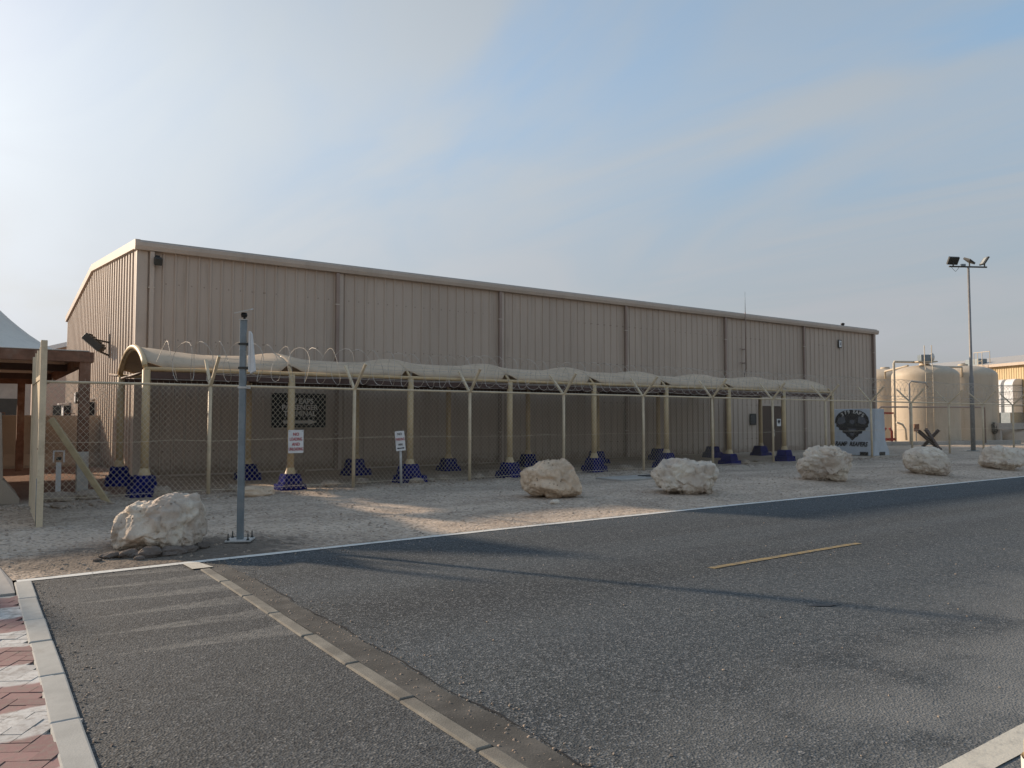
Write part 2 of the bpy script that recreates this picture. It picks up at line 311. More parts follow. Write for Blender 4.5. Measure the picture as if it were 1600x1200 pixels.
# ------------------------------------------------------------------ mesh helpers
class MB:
    def __init__(s): s.v = []; s.f = []; s.sm = []
    def add(s, vs, fs, smooth=False):
        o = len(s.v); s.v += [Vector(v) for v in vs]
        s.f += [tuple(i + o for i in f) for f in fs]; s.sm += [smooth] * len(fs); return s
    def box(s, c, size, rot=None):
        hx, hy, hz = (q / 2 for q in size)
        vs = [Vector((x, y, z)) for z in (-hz, hz) for y in (-hy, hy) for x in (-hx, hx)]
        if rot is not None:
            mt = rot if isinstance(rot, Matrix) else Matrix.Rotation(rot, 3, 'Z')
            vs = [mt @ v for v in vs]
        vs = [v + Vector(c) for v in vs]
        return s.add(vs, [(0, 2, 3, 1), (4, 5, 7, 6), (0, 1, 5, 4), (2, 6, 7, 3), (0, 4, 6, 2), (1, 3, 7, 5)])
    def bar(s, a, b, w, h, up=(0, 0, 1)):
        a, b = Vector(a), Vector(b); d = (b - a); L = d.length; x = d.normalized()
        z = Vector(up); y = z.cross(x)
        if y.length < 1e-4: y = Vector((0, 1, 0)).cross(x)
        y.normalize(); z = x.cross(y)
        return s.box((a + b) / 2, (L, w, h), Matrix((x, y, z)).transposed())
    def tube(s, pts, r, n=8, cap=True, closed=False):
        pts = [Vector(p) for p in pts]; m = len(pts); rings = []
        rs = r if isinstance(r, (list, tuple)) else [r] * m
        ref = None; vs = []
        for i, p in enumerate(pts):
            t = (pts[min(i + 1, m - 1)] - pts[max(i - 1, 0)]).normalized()
            if ref is None:
                ref = Vector((0, 0, 1)) if abs(t.z) < 0.9 else Vector((1, 0, 0))
            ref = (ref - t * ref.dot(t))
            ref = ref.normalized() if ref.length > 1e-5 else t.orthogonal().normalized()
            b = t.cross(ref)
            for k in range(n):
                a = 2 * math.pi * k / n
                vs.append(p + (ref * math.cos(a) + b * math.sin(a)) * rs[i])
        fs = [(i * n + k, i * n + (k + 1) % n, (i + 1) * n + (k + 1) % n, (i + 1) * n + k) for i in range(m - 1) for k in range(n)]
        s.add(vs, fs, n > 5)
        if cap:
            o = len(s.v) - len(vs)
            s.f.append(tuple(o + k for k in reversed(range(n)))); s.sm.append(False)
            s.f.append(tuple(o + (m - 1) * n + k for k in range(n))); s.sm.append(False)
        return s
    def lathe(s, prof, n=24, c=(0, 0, 0), cap=True):
        c = Vector(c); vs = []
        for r, z in prof:
            for k in range(n):
                a = 2 * math.pi * k / n; vs.append(c + Vector((r * math.cos(a), r * math.sin(a), z)))
        fs = [(i * n + k, i * n + (k + 1) % n, (i + 1) * n + (k + 1) % n, (i + 1) * n + k) for i in range(len(prof) - 1) for k in range(n)]
        s.add(vs, fs, True)
        if cap:
            o = len(s.v) - len(vs)
            s.f.append(tuple(o + k for k in reversed(range(n)))); s.sm.append(False)
            s.f.append(tuple(o + (len(prof) - 1) * n + k for k in range(n))); s.sm.append(False)
        return s
    def prism(s, poly, a, b):
        """poly: list of 3D offsets; swept from point a to point b"""
        n = len(poly); a, b = Vector(a), Vector(b)
        vs = [a + Vector(p) for p in poly] + [b + Vector(p) for p in poly]
        fs = [(k, (k + 1) % n, n + (k + 1) % n, n + k) for k in range(n)] + [tuple(reversed(range(n))), tuple(range(n, 2 * n))]
        return s.add(vs, fs)
    def frustum(s, c, w0, w1, z0, z1, d0=None, d1=None):
        d0 = d0 or w0; d1 = d1 or w1; x, y = c
        vs = [(x - w0 / 2, y - d0 / 2, z0), (x + w0 / 2, y - d0 / 2, z0), (x + w0 / 2, y + d0 / 2, z0), (x - w0 / 2, y + d0 / 2, z0),
              (x - w1 / 2, y - d1 / 2, z1), (x + w1 / 2, y - d1 / 2, z1), (x + w1 / 2, y + d1 / 2, z1), (x - w1 / 2, y + d1 / 2, z1)]
        return s.add(vs, [(3, 2, 1, 0), (4, 5, 6, 7), (0, 1, 5, 4), (1, 2, 6, 5), (2, 3, 7, 6), (3, 0, 4, 7)])
    def mesh(s, name):
        me = bpy.data.meshes.new(name); me.from_pydata([tuple(v) for v in s.v], [], s.f)
        me.polygons.foreach_set('use_smooth', s.sm); me.update(); return me
    def build(s, name, mat, parent=None, local=False, bevel=0.0, kind=None):
        if parent is not None and not local:
            inv = LM[parent.name].inverted(); s.v = [inv @ v for v in s.v]
        o = bpy.data.objects.new(name, s.mesh(name)); COL.objects.link(o)
        o.data.materials.append(M[mat] if isinstance(mat, str) else mat)
        if parent is not None:
            o.parent = parent; LM[o.name] = LM[parent.name].copy()
        else: LM[o.name] = Matrix.Identity(4)
        if bevel:
            bv = o.modifiers.new('bevel', 'BEVEL'); bv.width = bevel; bv.segments = 2; bv.limit_method = 'ANGLE'; bv.angle_limit = R_(40)
        if kind: o['kind'] = kind
        return o
LM = {}
def tag(o, label, cat, group=None):
    o['label'] = label; o['category'] = cat
    if group: o['group'] = group
    return o
def empty(name, loc, rz=0.0, label=None, cat=None, group=None, kind=None):
    o = bpy.data.objects.new(name, None); COL.objects.link(o); o.location = loc; o.rotation_euler = (0, 0, rz); o.empty_display_size = 0.2
    LM[o.name] = Matrix.Translation(Vector(loc)) @ Matrix.Rotation(rz, 4, 'Z')
    if label: tag(o, label, cat, group)
    if kind: o['kind'] = kind
    return o
def inst(src, parent, name=None, loc=None, rz=None):
    """a copy of a part that shares its mesh"""
    o = src.copy(); COL.objects.link(o); o.parent = parent
    if loc is not None: o.location = loc
    if rz is not None: o.rotation_euler = (0, 0, rz)
    LM[o.name] = LM[parent.name].copy() if parent else Matrix.Identity(4)
    return o
def struct(o): o['kind'] = 'structure'; return o
def text_part(txt, size, mat, parent, loc, rot, name='lettering', ext=0.002, shear=0.0, xs=1.0, local=True, bold=0.0):
    cu = bpy.data.curves.new('text_tmp', 'FONT'); cu.body = txt; cu.size = size; cu.extrude = ext; cu.shear = shear
    cu.align_x = 'CENTER'; cu.align_y = 'CENTER'; cu.resolution_u = 3; cu.offset = bold
    t = bpy.data.objects.new('text_tmp', cu); COL.objects.link(t)
    dg = bpy.context.evaluated_depsgraph_get(); dg.update()
    me = bpy.data.meshes.new_from_object(t.evaluated_get(dg)); bpy.data.objects.remove(t); bpy.data.curves.remove(cu)
    me.transform(Matrix.Diagonal((xs, 1, 1, 1)))
    me.materials.clear(); me.materials.append(M[mat])
    o = bpy.data.objects.new(name, me); COL.objects.link(o); o.parent = parent; o.location = loc; o.rotation_euler = rot
    LM[o.name] = LM[parent.name].copy()
    return o
def sstep(a, b, x):
    t = min(1, max(0, (x - a) / (b - a))); return t * t * (3 - 2 * t)
def fbm(p, o=4):
    s = 0; a = 1; f = 1
    for _ in range(o):
        s += a * noise.noise(p * f); a *= 0.5; f *= 2.03
    return s

# ------------------------------------------------------------------ ground, road, paths
LINE = [(-20, 9.30), (0.4, 9.34), (2, 9.42), (6.7, 9.60), (12, 9.70), (25, 9.72), (160, 9.72)]
def line_y(x):
    for (x0, y0), (x1, y1) in zip(LINE, LINE[1:]):
        if x <= x1: return y0 + (y1 - y0) * (x - x0) / (x1 - x0)
    return LINE[-1][1]
def gz(x, y):
    """height of the gravel verge"""
    e = line_y(x) + 0.10
    t = sstep(e, e + 2.0, y)
    h = 0.012 + (0.075 * t + 0.06 * sstep(6, 22, x) * t) * (1 - sstep(33, 43, x) * sstep(15.5, 19, y))
    h += 0.05 * math.exp(-((y - 16.1) / 0.55) ** 2) * (0.6 + 0.6 * noise.noise(Vector((x * 0.9, 3.1, 0))))
    h += t * 0.022 * fbm(Vector((x * 0.8, y * 0.8, 0)), 3) + (0.3 + 0.7 * t) * 0.010 * fbm(Vector((x * 4, y * 4, 5)), 2)
    return h
def arange(a, b, s):
    out = []; 
    while a < b - 1e-6: out.append(a); a += s
    return out
g = MB(); g.add([(-900, -900, -0.06), (900, -900, -0.06), (900, 900, -0.06), (-900, 900, -0.06)], [(0, 1, 2, 3)])
struct(g.build('ground', 'gravel'))
xs = arange(-14, -2, 0.5) + arange(-2, 12, 0.09) + arange(12, 30, 0.18) + arange(30, 80.5, 0.6)
ysn = [0.0, 0.03, 0.07] 
vs = []; 
yoff = arange(0, 6.9, 0.09) + arange(6.9, 14, 0.3) + arange(14, 60, 1.5)
for yo in yoff:
    for x in xs:
        y = line_y(x) + 0.085 + yo + (0.035 * noise.noise(Vector((x * 2.2, 0, 9))) + 0.02 * noise.noise(Vector((x * 7, 0, 4))) if yo == 0 else 0)
        vs.append((x, y, gz(x, y) if yo > 0 else 0.005))
nx = len(xs)
fs = [(j * nx + i, j * nx + i + 1, (j + 1) * nx + i + 1, (j + 1) * nx + i) for j in range(len(yoff) - 1) for i in range(nx - 1)]
g = MB(); g.add(vs, fs, True); struct(g.build('gravel_verge', 'gravel'))
EX0, EX1 = 2.08, 2.185                                    # flush concrete edging across the mouth of the path
g = MB(); g.add([(EX1, -12, 0), (170, -12, 0), (170, 9.95, 0), (EX1, 9.95, 0)], [(0, 1, 2, 3)]); struct(g.build('road', 'asphalt'))
g = MB(); g.add([(0.50, -6, 0.001), (EX0 + 0.02, -6, 0.001), (EX0 + 0.02, 9.6, 0.001), (0.50, 9.6, 0.001)], [(0, 1, 2, 3)]); struct(g.build('hump_path', 'apron'))
gut = []
for i, y in enumerate(arange(-3, 9.35, 0.15)):
    gut.append((EX1 + 0.005, y, 0.004)); gut.append((EX1 + 0.22 + 0.05 * noise.noise(Vector((y * 1.3, 2, 0))) + 0.02 * noise.noise(Vector((y * 7, 2, 0))), y, 0.004))
n2 = len(gut) // 2
g = MB(); g.add(gut, [(2 * i, 2 * i + 1, 2 * i + 3, 2 * i + 2) for i in range(n2 - 1)]); struct(g.build('gutter_strip', 'gutterstrip'))
# dark open joint beside the gutter strip
jt = []
for i, y in enumerate(arange(-3, 8.2, 0.08)):
    x = EX1 + 0.235 + 0.05 * noise.noise(Vector((y * 1.3, 2, 0))) + 0.02 * noise.noise(Vector((y * 7, 2, 0)))
    w = max(0.001, 0.011 + 0.016 * noise.noise(Vector((y * 2.3, 7, 0))))
    jt += [(x, y, 0.0045), (x + w, y, 0.0045)]
n2 = len(jt) // 2
M['tar'] = simple('tar_joint', (0.018, 0.018, 0.019), 0.8, 0.1)
g = MB(); g.add(jt, [(2 * i, 2 * i + 1, 2 * i + 3, 2 * i + 2) for i in range(n2 - 1)]); struct(g.build('road_joint', 'tar'))
def stripe(name, mat, pts, w, z, jag=0.006, step=0.25):
    v = []
    for (x0, y0), (x1, y1) in zip(pts, pts[1:]):
        L = math.hypot(x1 - x0, y1 - y0); k = max(1, int(L / step)) if L < 60 else max(1, int(L / 2))
        for i in range(k + (1 if (x1, y1) == pts[-1] else 0)):
            t = i / k; x = x0 + (x1 - x0) * t; y = y0 + (y1 - y0) * t
            j = jag * noise.noise(Vector((x * 5, y * 5, 1))); q = jag * noise.noise(Vector((x * 5, y * 5, 8)))
            v += [(x, y - w / 2 + j, z), (x, y + w / 2 + q, z)]
    n = len(v) // 2; b = MB(); b.add(v, [(2 * i, 2 * i + 2, 2 * i + 3, 2 * i + 1) for i in range(n - 1)])
    return struct(b.build(name, mat))
stripe('edge_line', 'linewhite', [p for p in LINE[1:]], 0.13, 0.0065, 0.012)
stripe('centre_line_dash', 'lineyellow', [(6.72, 5.77), (9.68, 5.79)], 0.09, 0.006, 0.012)
stripe('near_edge_line', 'lineworn', [(2.3, 1.80), (40, 1.88)], 0.155, 0.006, 0.012)
# short cross line that starts the edging
g = MB(); g.add([(2.0, 8.95, 0.0145), (2.22, 8.95, 0.0145), (2.15, 9.35, 0.0145), (1.98, 9.33, 0.0145)], [(0, 1, 2, 3)]); struct(g.build('cross_line_patch', 'lineworn'))

# edging stones
ed = empty('edging', (EX0, 0, 0), kind='structure')
y = 8.92; k = 0
while y > -2.5:
    L = 0.83 + 0.06 * random.uniform(-1, 1)
    b = MB(); b.box(((EX0 + EX1) / 2 + random.uniform(-.006, .006), y - L / 2 + 0.006, -0.05), (EX1 - EX0, L - 0.016, 0.125), random.uniform(-.008, .008))
    b.build('edging_stone', 'edging', ed, bevel=0.012); y -= L
# kerb stones beside the pavers
KX0, KX1 = 0.372, 0.522
kb = empty('kerb', (KX0, 0, 0), kind='structure')
y = 9.22
while y > 1.0:
    L = random.choice((0.72, 0.86, 0.9)) + 0.03 * random.uniform(-1, 1)
    b = MB(); b.box(((KX0 + KX1) / 2 + random.uniform(-.004, .004), y - L / 2, -0.075 + random.uniform(-.003, .003)), (KX1 - KX0, L - 0.012, 0.20), random.uniform(-.006, .006))
    b.build('kerb_stone', 'kerb', kb, bevel=0.012); y -= L
# pavement: sand bed, herringbone pavers
bed = MB(); bed.add([(-4, 0, 0.004), (KX0, 0, 0.004), (KX0, 8.62, 0.004), (-4, 8.62, 0.004)], [(0, 1, 2, 3)])
pv = struct(bed.build('pavement', 'concrete'))
PW, PL, GAP = 0.105, 0.21, 0.0045
pm = MB(); pm.box((0, 0, 0), (PL - GAP, PW - GAP, 0.06)); pme = pm.mesh('paver'); pme.materials.append(M['paver'])
rest = MB(); cnt = 0
rot = R_(58)
ca, sa = math.cos(rot), math.sin(rot)
cells = []
for i in range(-80, 80):
    for j in range(-80, 80):
        k4 = (i - j) % 4
        if k4 == 0: cells.append(((i + 1) * PW, (j + .5) * PW, 0.0))
        elif k4 == 3: cells.append(((i + .5) * PW, (j + 1) * PW, math.pi / 2))
seen = set()
for (lx, ly, a) in cells:
    X = -0.6 + lx * ca - ly * sa; Y = 5.8 + lx * sa + ly * ca
    key = (round(X, 3), round(Y, 3))
    if key in seen: continue
    seen.add(key)
    if not (-2.6 < X < KX0 + 0.05 and 1.5 < Y < 8.55): continue
    zz = -0.010 + random.uniform(-0.004, 0.003)
    near = X > -0.42 and Y > 3.3
    if near and cnt < 298:
        o = bpy.data.objects.new('paver', pme); COL.objects.link(o); o.parent = pv; o.location = (X, Y, zz)
        o.rotation_euler = (random.uniform(-.008, .008), random.uniform(-.008, .008), rot + a); cnt += 1
    else:
        rest.box((X, Y, zz), (PL - GAP, PW - GAP, 0.06), rot + a)
if rest.v: rest.build('paver_field', 'paver', pv, kind='stuff')
# pale concrete ramp past the pavers
g = MB(); P_ = [(-4, 8.64, 0.024), (0.36, 8.64, 0.024), (0.36, 9.26, 0.024), (0.25, 10.2, 0.06), (0.0, 12.0, 0.11), (-4, 12, 0.11)]
g.add(P_ + [(x, y, z - .2) for x, y, z in P_], [tuple(range(6))] + [(k, k + 6, (k + 1) % 6 + 6, (k + 1) % 6) for k in range(6)])
struct(g.build('concrete_ramp', 'concrete'))

# pebbles scattered over the verge: uncountable
rnd = random.Random(3)
pb = MB()
def pebble(mb, x, y, z, r):
    a0 = rnd.uniform(0, 6.28); k = 5
    ring = [Vector((x + r * rnd.uniform(.7, 1.2) * math.cos(a0 + 6.283 * i / k), y + r * rnd.uniform(.7, 1.2) * math.sin(a0 + 6.283 * i / k), z + r * rnd.uniform(-.1, .25))) for i in range(k)]
    top = [Vector((x + (p.x - x) * .55 + r * rnd.uniform(-.15, .15), y + (p.y - y) * .55, z + r * rnd.uniform(.5, .85))) for p in ring]
    mb.add(ring + top, [(i, (i + 1) % k, k + (i + 1) % k, k + i) for i in range(k)] + [tuple(range(k, 2 * k))])
for _ in range(9000):
    x = -1 + 33 * rnd.random() ** 1.5; y = line_y(x) + 0.2 + 6.9 * rnd.random()
    if rnd.random() < 0.35: y = 16.05 + rnd.gauss(0, 0.35)
    r = 0.007 + 0.022 * rnd.random() ** 4
    if abs(y - 16.05) < .6: r *= 1.6
    pebble(pb, x, y, gz(x, y) - 0.002, r)
grit = MB()
for _ in range(2600):
    q = rnd.random()
    if q < .35: x = EX1 + .02 + abs(rnd.gauss(0, .22)); y = rnd.uniform(2.2, 9.3)
    elif q < .55: x = KX1 + .01 + abs(rnd.gauss(0, .10)); y = rnd.uniform(3.5, 9.2)
    elif q < .85: x = 1 + 24 * rnd.random() ** 1.4; y = line_y(x) - abs(rnd.gauss(0, .28))
    else: x = rnd.uniform(2.5, 13); y = rnd.uniform(2.1, 9.3)
    if x > 30: continue
    pebble(grit, x, y, .003, .003 + .009 * rnd.random() ** 3)
go_ = grit.build('road_grit', 'rocksmall'); tag(go_, 'fine grit and chips scattered over the asphalt edges', 'grit'); go_['kind'] = 'stuff'
pbo = pb.build('loose_pebbles', 'rocksmall'); tag(pbo, 'loose pebbles strewn over the gravel verge', 'gravel'); pbo['kind'] = 'stuff'

# ------------------------------------------------------------------ boulders and rocks
FW = Vector((math.cos(R_(55)), math.sin(R_(55)), 0)); RT = Vector((math.sin(R_(55)), -math.cos(R_(55)), 0))
import bmesh
def ico(sub):
    bm = bmesh.new(); bmesh.ops.create_icosphere(bm, subdivisions=sub, radius=1.0)
    v = [x.co.copy() for x in bm.verts]; f = [tuple(q.index for q in p.verts) for p in bm.faces]; bm.free(); return v, f
ICO6, ICO3, ICO2 = ico(6), ico(3), ico(2)
def boulder(name, label, poly, base, scale_px, mat, seed, rough=1.0, depth=0.9):
    """poly: outline as seen from the road (px), star-shaped about its centre; base = ground point; scale_px = metres per px"""
    cx = (min(p[0] for p in poly) + max(p[0] for p in poly)) / 2; by = max(p[1] for p in poly)
    cy = (min(p[1] for p in poly) + by) / 2
    P = [((p[0] - cx) * scale_px, (cy - p[1]) * scale_px) for p in poly]
    W = (max(p[0] for p in P) - min(p[0] for p in P)) / 2; Hh = (max(p[1] for p in P) - min(p[1] for p in P)) / 2
    n = len(P)
    def rad(th):
        d = Vector((math.cos(th), math.sin(th))); best = None
        for i in range(n):
            a, b = Vector(P[i]), Vector(P[(i + 1) % n]); e = b - a
            den = d.x * e.y - d.y * e.x
            if abs(den) < 1e-9: continue
            t = (a.x * e.y - a.y * e.x) / den; s = (a.x * d.y - a.y * d.x) / den
            if t > 0 and -1e-6 <= s <= 1 + 1e-6: best = t if best is None else max(best, t)
        return best or W
    tab = [rad(2 * math.pi * i / 180 - math.pi) for i in range(181)]
    tab = [(tab[(i - 1) % 180] + 2 * tab[i % 180] + tab[(i + 1) % 180]) / 4 for i in range(181)]
    rs = random.Random(seed)
    planes = [(Vector((rs.uniform(-.25, .25), rs.uniform(-.15, .35), 1)).normalized(), rs.uniform(.60, .72)),
              (Vector((rs.uniform(.5, .9), rs.uniform(-.1, .2), .7)).normalized(), rs.uniform(.72, .84)),
              (Vector((rs.uniform(-.9, -.5), rs.uniform(-.1, .3), .7)).normalized(), rs.uniform(.72, .86)),
              (Vector((rs.uniform(-.3, .3), .8, .6)).normalized(), rs.uniform(.70, .82)),
              (Vector((rs.uniform(-.3, .3), -.7, .7)).normalized(), rs.uniform(.78, .9))]
    for _ in range(12):
        q = Vector((rs.gauss(0, 1), rs.gauss(0, .9), rs.gauss(0, 1) + .3)).normalized(); planes.append((q, rs.uniform(0.80, 0.98)))
    off = Vector((seed * 3.1, seed * 1.7, seed))
    vs = []
    for v in ICO6[0]:
        th = math.atan2(v.y, v.x); k = (th + math.pi) / (2 * math.pi) * 180; i = int(k); fr = k - i
        rr = tab[i] * (1 - fr) + tab[min(180, i + 1)] * fr
        rho = math.hypot(v.x, v.y)
        pn = rho ** 0.55 if rho > 1e-6 else 0          # squarer than a ball
        u = Vector((math.cos(th) * rr * pn, math.sin(th) * rr * pn, (1 if v.z > 0 else -1) * abs(v.z) ** 0.75 * W * depth))
        q = Vector((u.x / W, u.y / Hh, u.z / (W * depth)))
        for pl, d in planes:                           # chipped faces
            e = q.dot(pl) - d
            if e > 0 and abs(pl.z) > 0.25:
                u -= Vector((pl.x * W * .55, pl.y * Hh * .55, pl.z * W * depth)) * e * 0.95; q = Vector((u.x / W, u.y / Hh, u.z / (W * depth)))
        p = u + off
        big = noise.noise(p * 2.1) * 0.030 + noise.noise(p * 4.7) * 0.012
        rid = 1 - abs(noise.noise(p * 3.3 + Vector((5, 5, 5)))) * 2
        pits = max(0.0, noise.noise(p * 9.0) - 0.12)
        rid2 = 1 - abs(noise.noise(p * 5.1 + Vector((1, 9, 2)))) * 3
        chip = 0.0
        for fq, am in ((2.3, .075), (5.2, .040)):
            ws = p * fq + Vector((noise.noise(p * 3), noise.noise(p * 3 + Vector((7, 0, 0))), noise.noise(p * 3 + Vector((0, 7, 0))))) * .18
            dv_, pt_ = noise.voronoi(ws); cv = noise.cell_vector(pt_[0] * 13.7) - Vector((.5, .5, .5))
            chip += am * (cv.dot(ws - pt_[0]) * 1.6 - 0.35 * max(0, .10 - (dv_[1] - dv_[0])) / .10 * .35)
        dsp = (big + 0.012 * rid ** 3 + chip + noise.noise(p * 11) * 0.012 + noise.noise(p * 23) * 0.010 + noise.noise(p * 47) * 0.006 - pits * 0.07 - 0.03 * max(0, rid2) ** 4) * rough
        s = noise.noise(Vector((0, u.y * 9 + noise.noise(p * 2) * 1.5, seed)))    # bedding ledges
        dsp += 0.022 * s * abs(s) * rough + 0.012 * (noise.cell(Vector((u.x * 2.2, u.y * 5 + .6 * noise.noise(p * 2), u.z * 2.2)) + off) - .5) * rough * .6
        nrm = Vector((u.x / W ** 2, u.y / Hh ** 2, u.z / (W * depth) ** 2)).normalized()
        u = u + nrm * dsp * (W + Hh)
        w3 = RT * u.x + Vector((0, 0, u.y)) - FW * u.z
        vs.append(w3)
    zmin = -Hh - 0.02
    loc = Vector(base); 
    b = MB(); b.add([v + Vector((0, 0, Hh)) for v in vs], ICO6[1], True)
    o = b.build(name, mat); o.location = loc; tag(o, label, 'boulder', 'boulders along the road edge')
    return o
def gp(x, y, off=0.0): return (x, y, gz(x, y) + off)
BD = [
 ('wedge-shaped pale limestone boulder rising to the right beside the grey camera post', [(168,826),(172,806),(184,793),(206,783),(240,773),(272,763),(284,767),(300,768),(309,782),(315,800),(313,836),(302,850),(285,858),(240,860),(182,862),(174,844)], (1.93, 10.5), 0.00735, 'rockpale', 1.0, 1.0, 0.85),
 ('rounded tan boulder with a small white stone at its foot', [(812,745),(822,737),(836,735),(848,727),(862,723),(882,724),(892,734),(900,748),(909,764),(908,775),(895,782),(868,785),(838,779),(818,770),(813,758)], (9.5, 12.2), 0.0129, 'rockwarm', 2.0, 0.8, 0.85),
 ('wide pitted boulder with an overhanging right shoulder by the concrete slab', [(1018,747),(1022,737),(1040,727),(1063,719),(1078,724),(1092,728),(1114,728),(1124,735),(1120,748),(1117,764),(1106,774),(1070,777),(1040,772),(1026,760)], (12.4, 11.3), 0.0137, 'rockpale', 3.0, 1.0, 0.8),
 ('tall craggy boulder in front of the walkway end', [(1244,744),(1250,728),(1258,720),(1272,706),(1290,704),(1302,702),(1314,710),(1326,714),(1329,730),(1326,744),(1320,757),(1290,758),(1258,757),(1247,755)], (17.55, 11.4), 0.0162, 'rockpale', 4.0, 1.15, 0.8),
 ('smooth-sided pale boulder in front of the crossed rusty beams', [(1409,722),(1412,713),(1422,707),(1440,703),(1460,704),(1472,711),(1479,720),(1480,736),(1475,745),(1450,747),(1428,744),(1414,734)], (22.05, 11.1), 0.0181, 'rockpale', 5.0, 0.7, 0.8),
 ('farthest boulder cut by the right edge of the picture', [(1534,722),(1536,706),(1542,699),(1560,698),(1580,700),(1600,701),(1606,708),(1598,718),(1588,728),(1575,737),(1550,736),(1538,730)], (26.5, 10.9), 0.0201, 'rockpale', 6.0, 0.8, 0.75)]
for lab, poly, (bx, by), s, mt, sd_, ro, dp in BD:
    boulder('boulder', lab, poly, (bx, by, gz(bx, by) - 0.05), s, mt, sd_, ro, dp)
def rock(x, y, z, r, mat, seed, flat=0.6, label=None, group='rocks strewn along the fence and wall', yaw=0.0, long=1.3):
    rs = random.Random(seed); off = Vector((seed * 1.37, seed * 0.71, seed * 2.1)); src = ICO3 if r > 0.07 else ICO2
    vs = []
    sx, sy = long * rs.uniform(.85, 1.1), rs.uniform(.75, 1.0)
    for v in src[0]:
        q = Vector((v.x * sx, v.y * sy, v.z * flat)) 
        q *= 1 + 0.32 * noise.noise(v * 1.3 + off) + 0.14 * noise.noise(v * 3.1 + off)
        vs.append(Matrix.Rotation(yaw, 3, 'Z') @ (q * r))
    b = MB(); b.add(vs, src[1], False); o = b.build('rock', mat); o.location = (x, y, z + r * flat * 0.5)
    tag(o, label or 'tan rock lying along the foot of the fence and hall wall', 'rock', None if label else group); return o
rr = random.Random(11); k = 100
for X in [4.6, 5.1, 6.6, 7.0, 7.5, 8.9, 9.4, 9.9, 10.9, 11.4, 12.6, 13.4, 14.3, 14.9, 15.4, 16.0, 16.6, 17.3, 18.2, 19.4, 20.6, 21.5, 22.8, 23.6]:
    x = X + rr.uniform(-.2, .2); yy = 16.75 + rr.uniform(-.25, .6); rock(x, yy, gz(x, yy), rr.uniform(.09, .19), 'rocksmall', k, yaw=rr.uniform(0, 3)); k += 1
for i in range(16):
    x = 4.5 + i * 1.65 + rr.uniform(-.5, .5); yy = rr.uniform(20.9, 22.1); rock(x, yy, gz(x, yy), rr.uniform(.10, .2), 'rocksmall', k, yaw=rr.uniform(0, 3)); k += 1
rock(4.75, 15.75, gz(4.75, 15.75), .24, 'rockwarm', 301, .55, 'flat rock tinted sunlit orange against the fence just right of the grey camera post', None, 0.2, 1.7)  # warm stone colour stands in for orange sunlight on this rock
rock(8.85, 11.25, gz(8.85, 11.25), .07, 'rockpale', 302, .8, 'small whitish stone at the foot of the rounded tan boulder', None)
rock(1.34, 16.95, gz(1.3, 16.9), .27, 'rocksmall', 303, .45, 'low mound of stone at the foot of the white stake', None, 0.3, 1.5)
rock(1.92, 17.0, gz(1.9, 17.0), .24, 'rocksmall', 304, .5, 'lump of broken concrete at the foot of the rusty tent post', None, 0.1, 1.5)
rock(3.15, 16.75, gz(3.1, 16.7), .20, 'rocksmall', 305, .7, 'grey rock in front of the first blue footing behind the wedge-shaped boulder', None, 0.8)
for i, (x, y, r) in enumerate([(1.55, 10.08, .10), (1.75, 9.98, .12), (2.0, 10.0, .11), (2.2, 10.08, .09), (1.35, 10.15, .08), (1.62, 9.86, .05), (2.4, 10.2, .08), (1.2, 10.0, .04)]):
    rock(x, y, gz(x, y), r, 'rockdark', 320 + i, .6, 'dark rubble chunk packed under the wedge-shaped boulder', None)['group'] = 'rubble under the first boulder'
for i in range(9):
    x = rr.uniform(1.1, 3.2); yy = rr.uniform(14.9, 16.2)
    o = rock(x, yy, gz(x, yy), rr.uniform(.035, .10), 'rocksmall', 340 + i, .5, 'broken stone lying between the gate leaf and the fence brace', None, rr.uniform(0, 3)); o['group'] = 'broken stones near the gate'

ORD = ['first', 'second', 'third', 'fourth', 'fifth', 'sixth', 'seventh', 'eighth', 'ninth', 'tenth', 'eleventh', 'twelfth', 'thirteenth', 'fourteenth', 'fifteenth', 'sixteenth']
def bearing(o): return o.location.dot(RT) / o.location.dot(FW)
GRP = {}
for o in list(COL.objects):
    if o.get('category') == 'rock' and o.get('group'):
        key = (o['group'], o.location.y > 20, int((o.location.x - 0.9) / 3.07) if 'strewn' in o['group'] else 0); GRP.setdefault(key, []).append(o)
for (g_, back_, bay), L_ in GRP.items():
    L_.sort(key=bearing)
    for i, o in enumerate(L_):
        pos_ = 'only one' if len(L_) == 1 else ('leftmost' if i == 0 else 'rightmost' if i == len(L_) - 1 else ORD[i] + ' from left')
        if 'rubble' in g_: o['label'] = 'dark rubble chunk under the wedge-shaped boulder, ' + ORD[i] + ' from the left'
        elif 'gate' in g_: o['label'] = 'broken stone between gate leaf and brace, ' + ORD[i] + ' from the left'
        elif back_: o['label'] = 'tan rock near the hall wall, %s behind the %s fence bay from the gate' % (pos_, ORD[bay])
        else: o['label'] = 'tan rock at the fence foot, %s in the %s bay from the gate' % (pos_, ORD[bay])

# ------------------------------------------------------------------ the metal hall
HX0, HX1, HY0, HY1 = 3.58, 39.67, 22.60, 41.45
HE, HR = 6.40, 7.28
BAYS = [3.58, 9.15, 15.24, 21.33, 27.38, 33.21, 39.67]
HMID = (HY0 + HY1) / 2
def roofz(y): return HE + (HR - HE) * (1 - abs(y - HMID) / (HMID - HY0))
hall = empty('metal_hall', (HX0, HY0, 0), 0, 'long beige metal-clad hall with shallow gable roof behind the fence', 'building')
core = MB()
prof = [(0, HY0 + .06, 0), (0, HY1 - .06, 0), (0, HY1 - .06, HE - .05), (0, HMID, HR - .05), (0, HY0 + .06, HE - .05)]
core.prism(prof, (HX0 + .06, 0, 0), (HX1 - .06, 0, 0)); core.build('wall_core', 'cladding', hall)
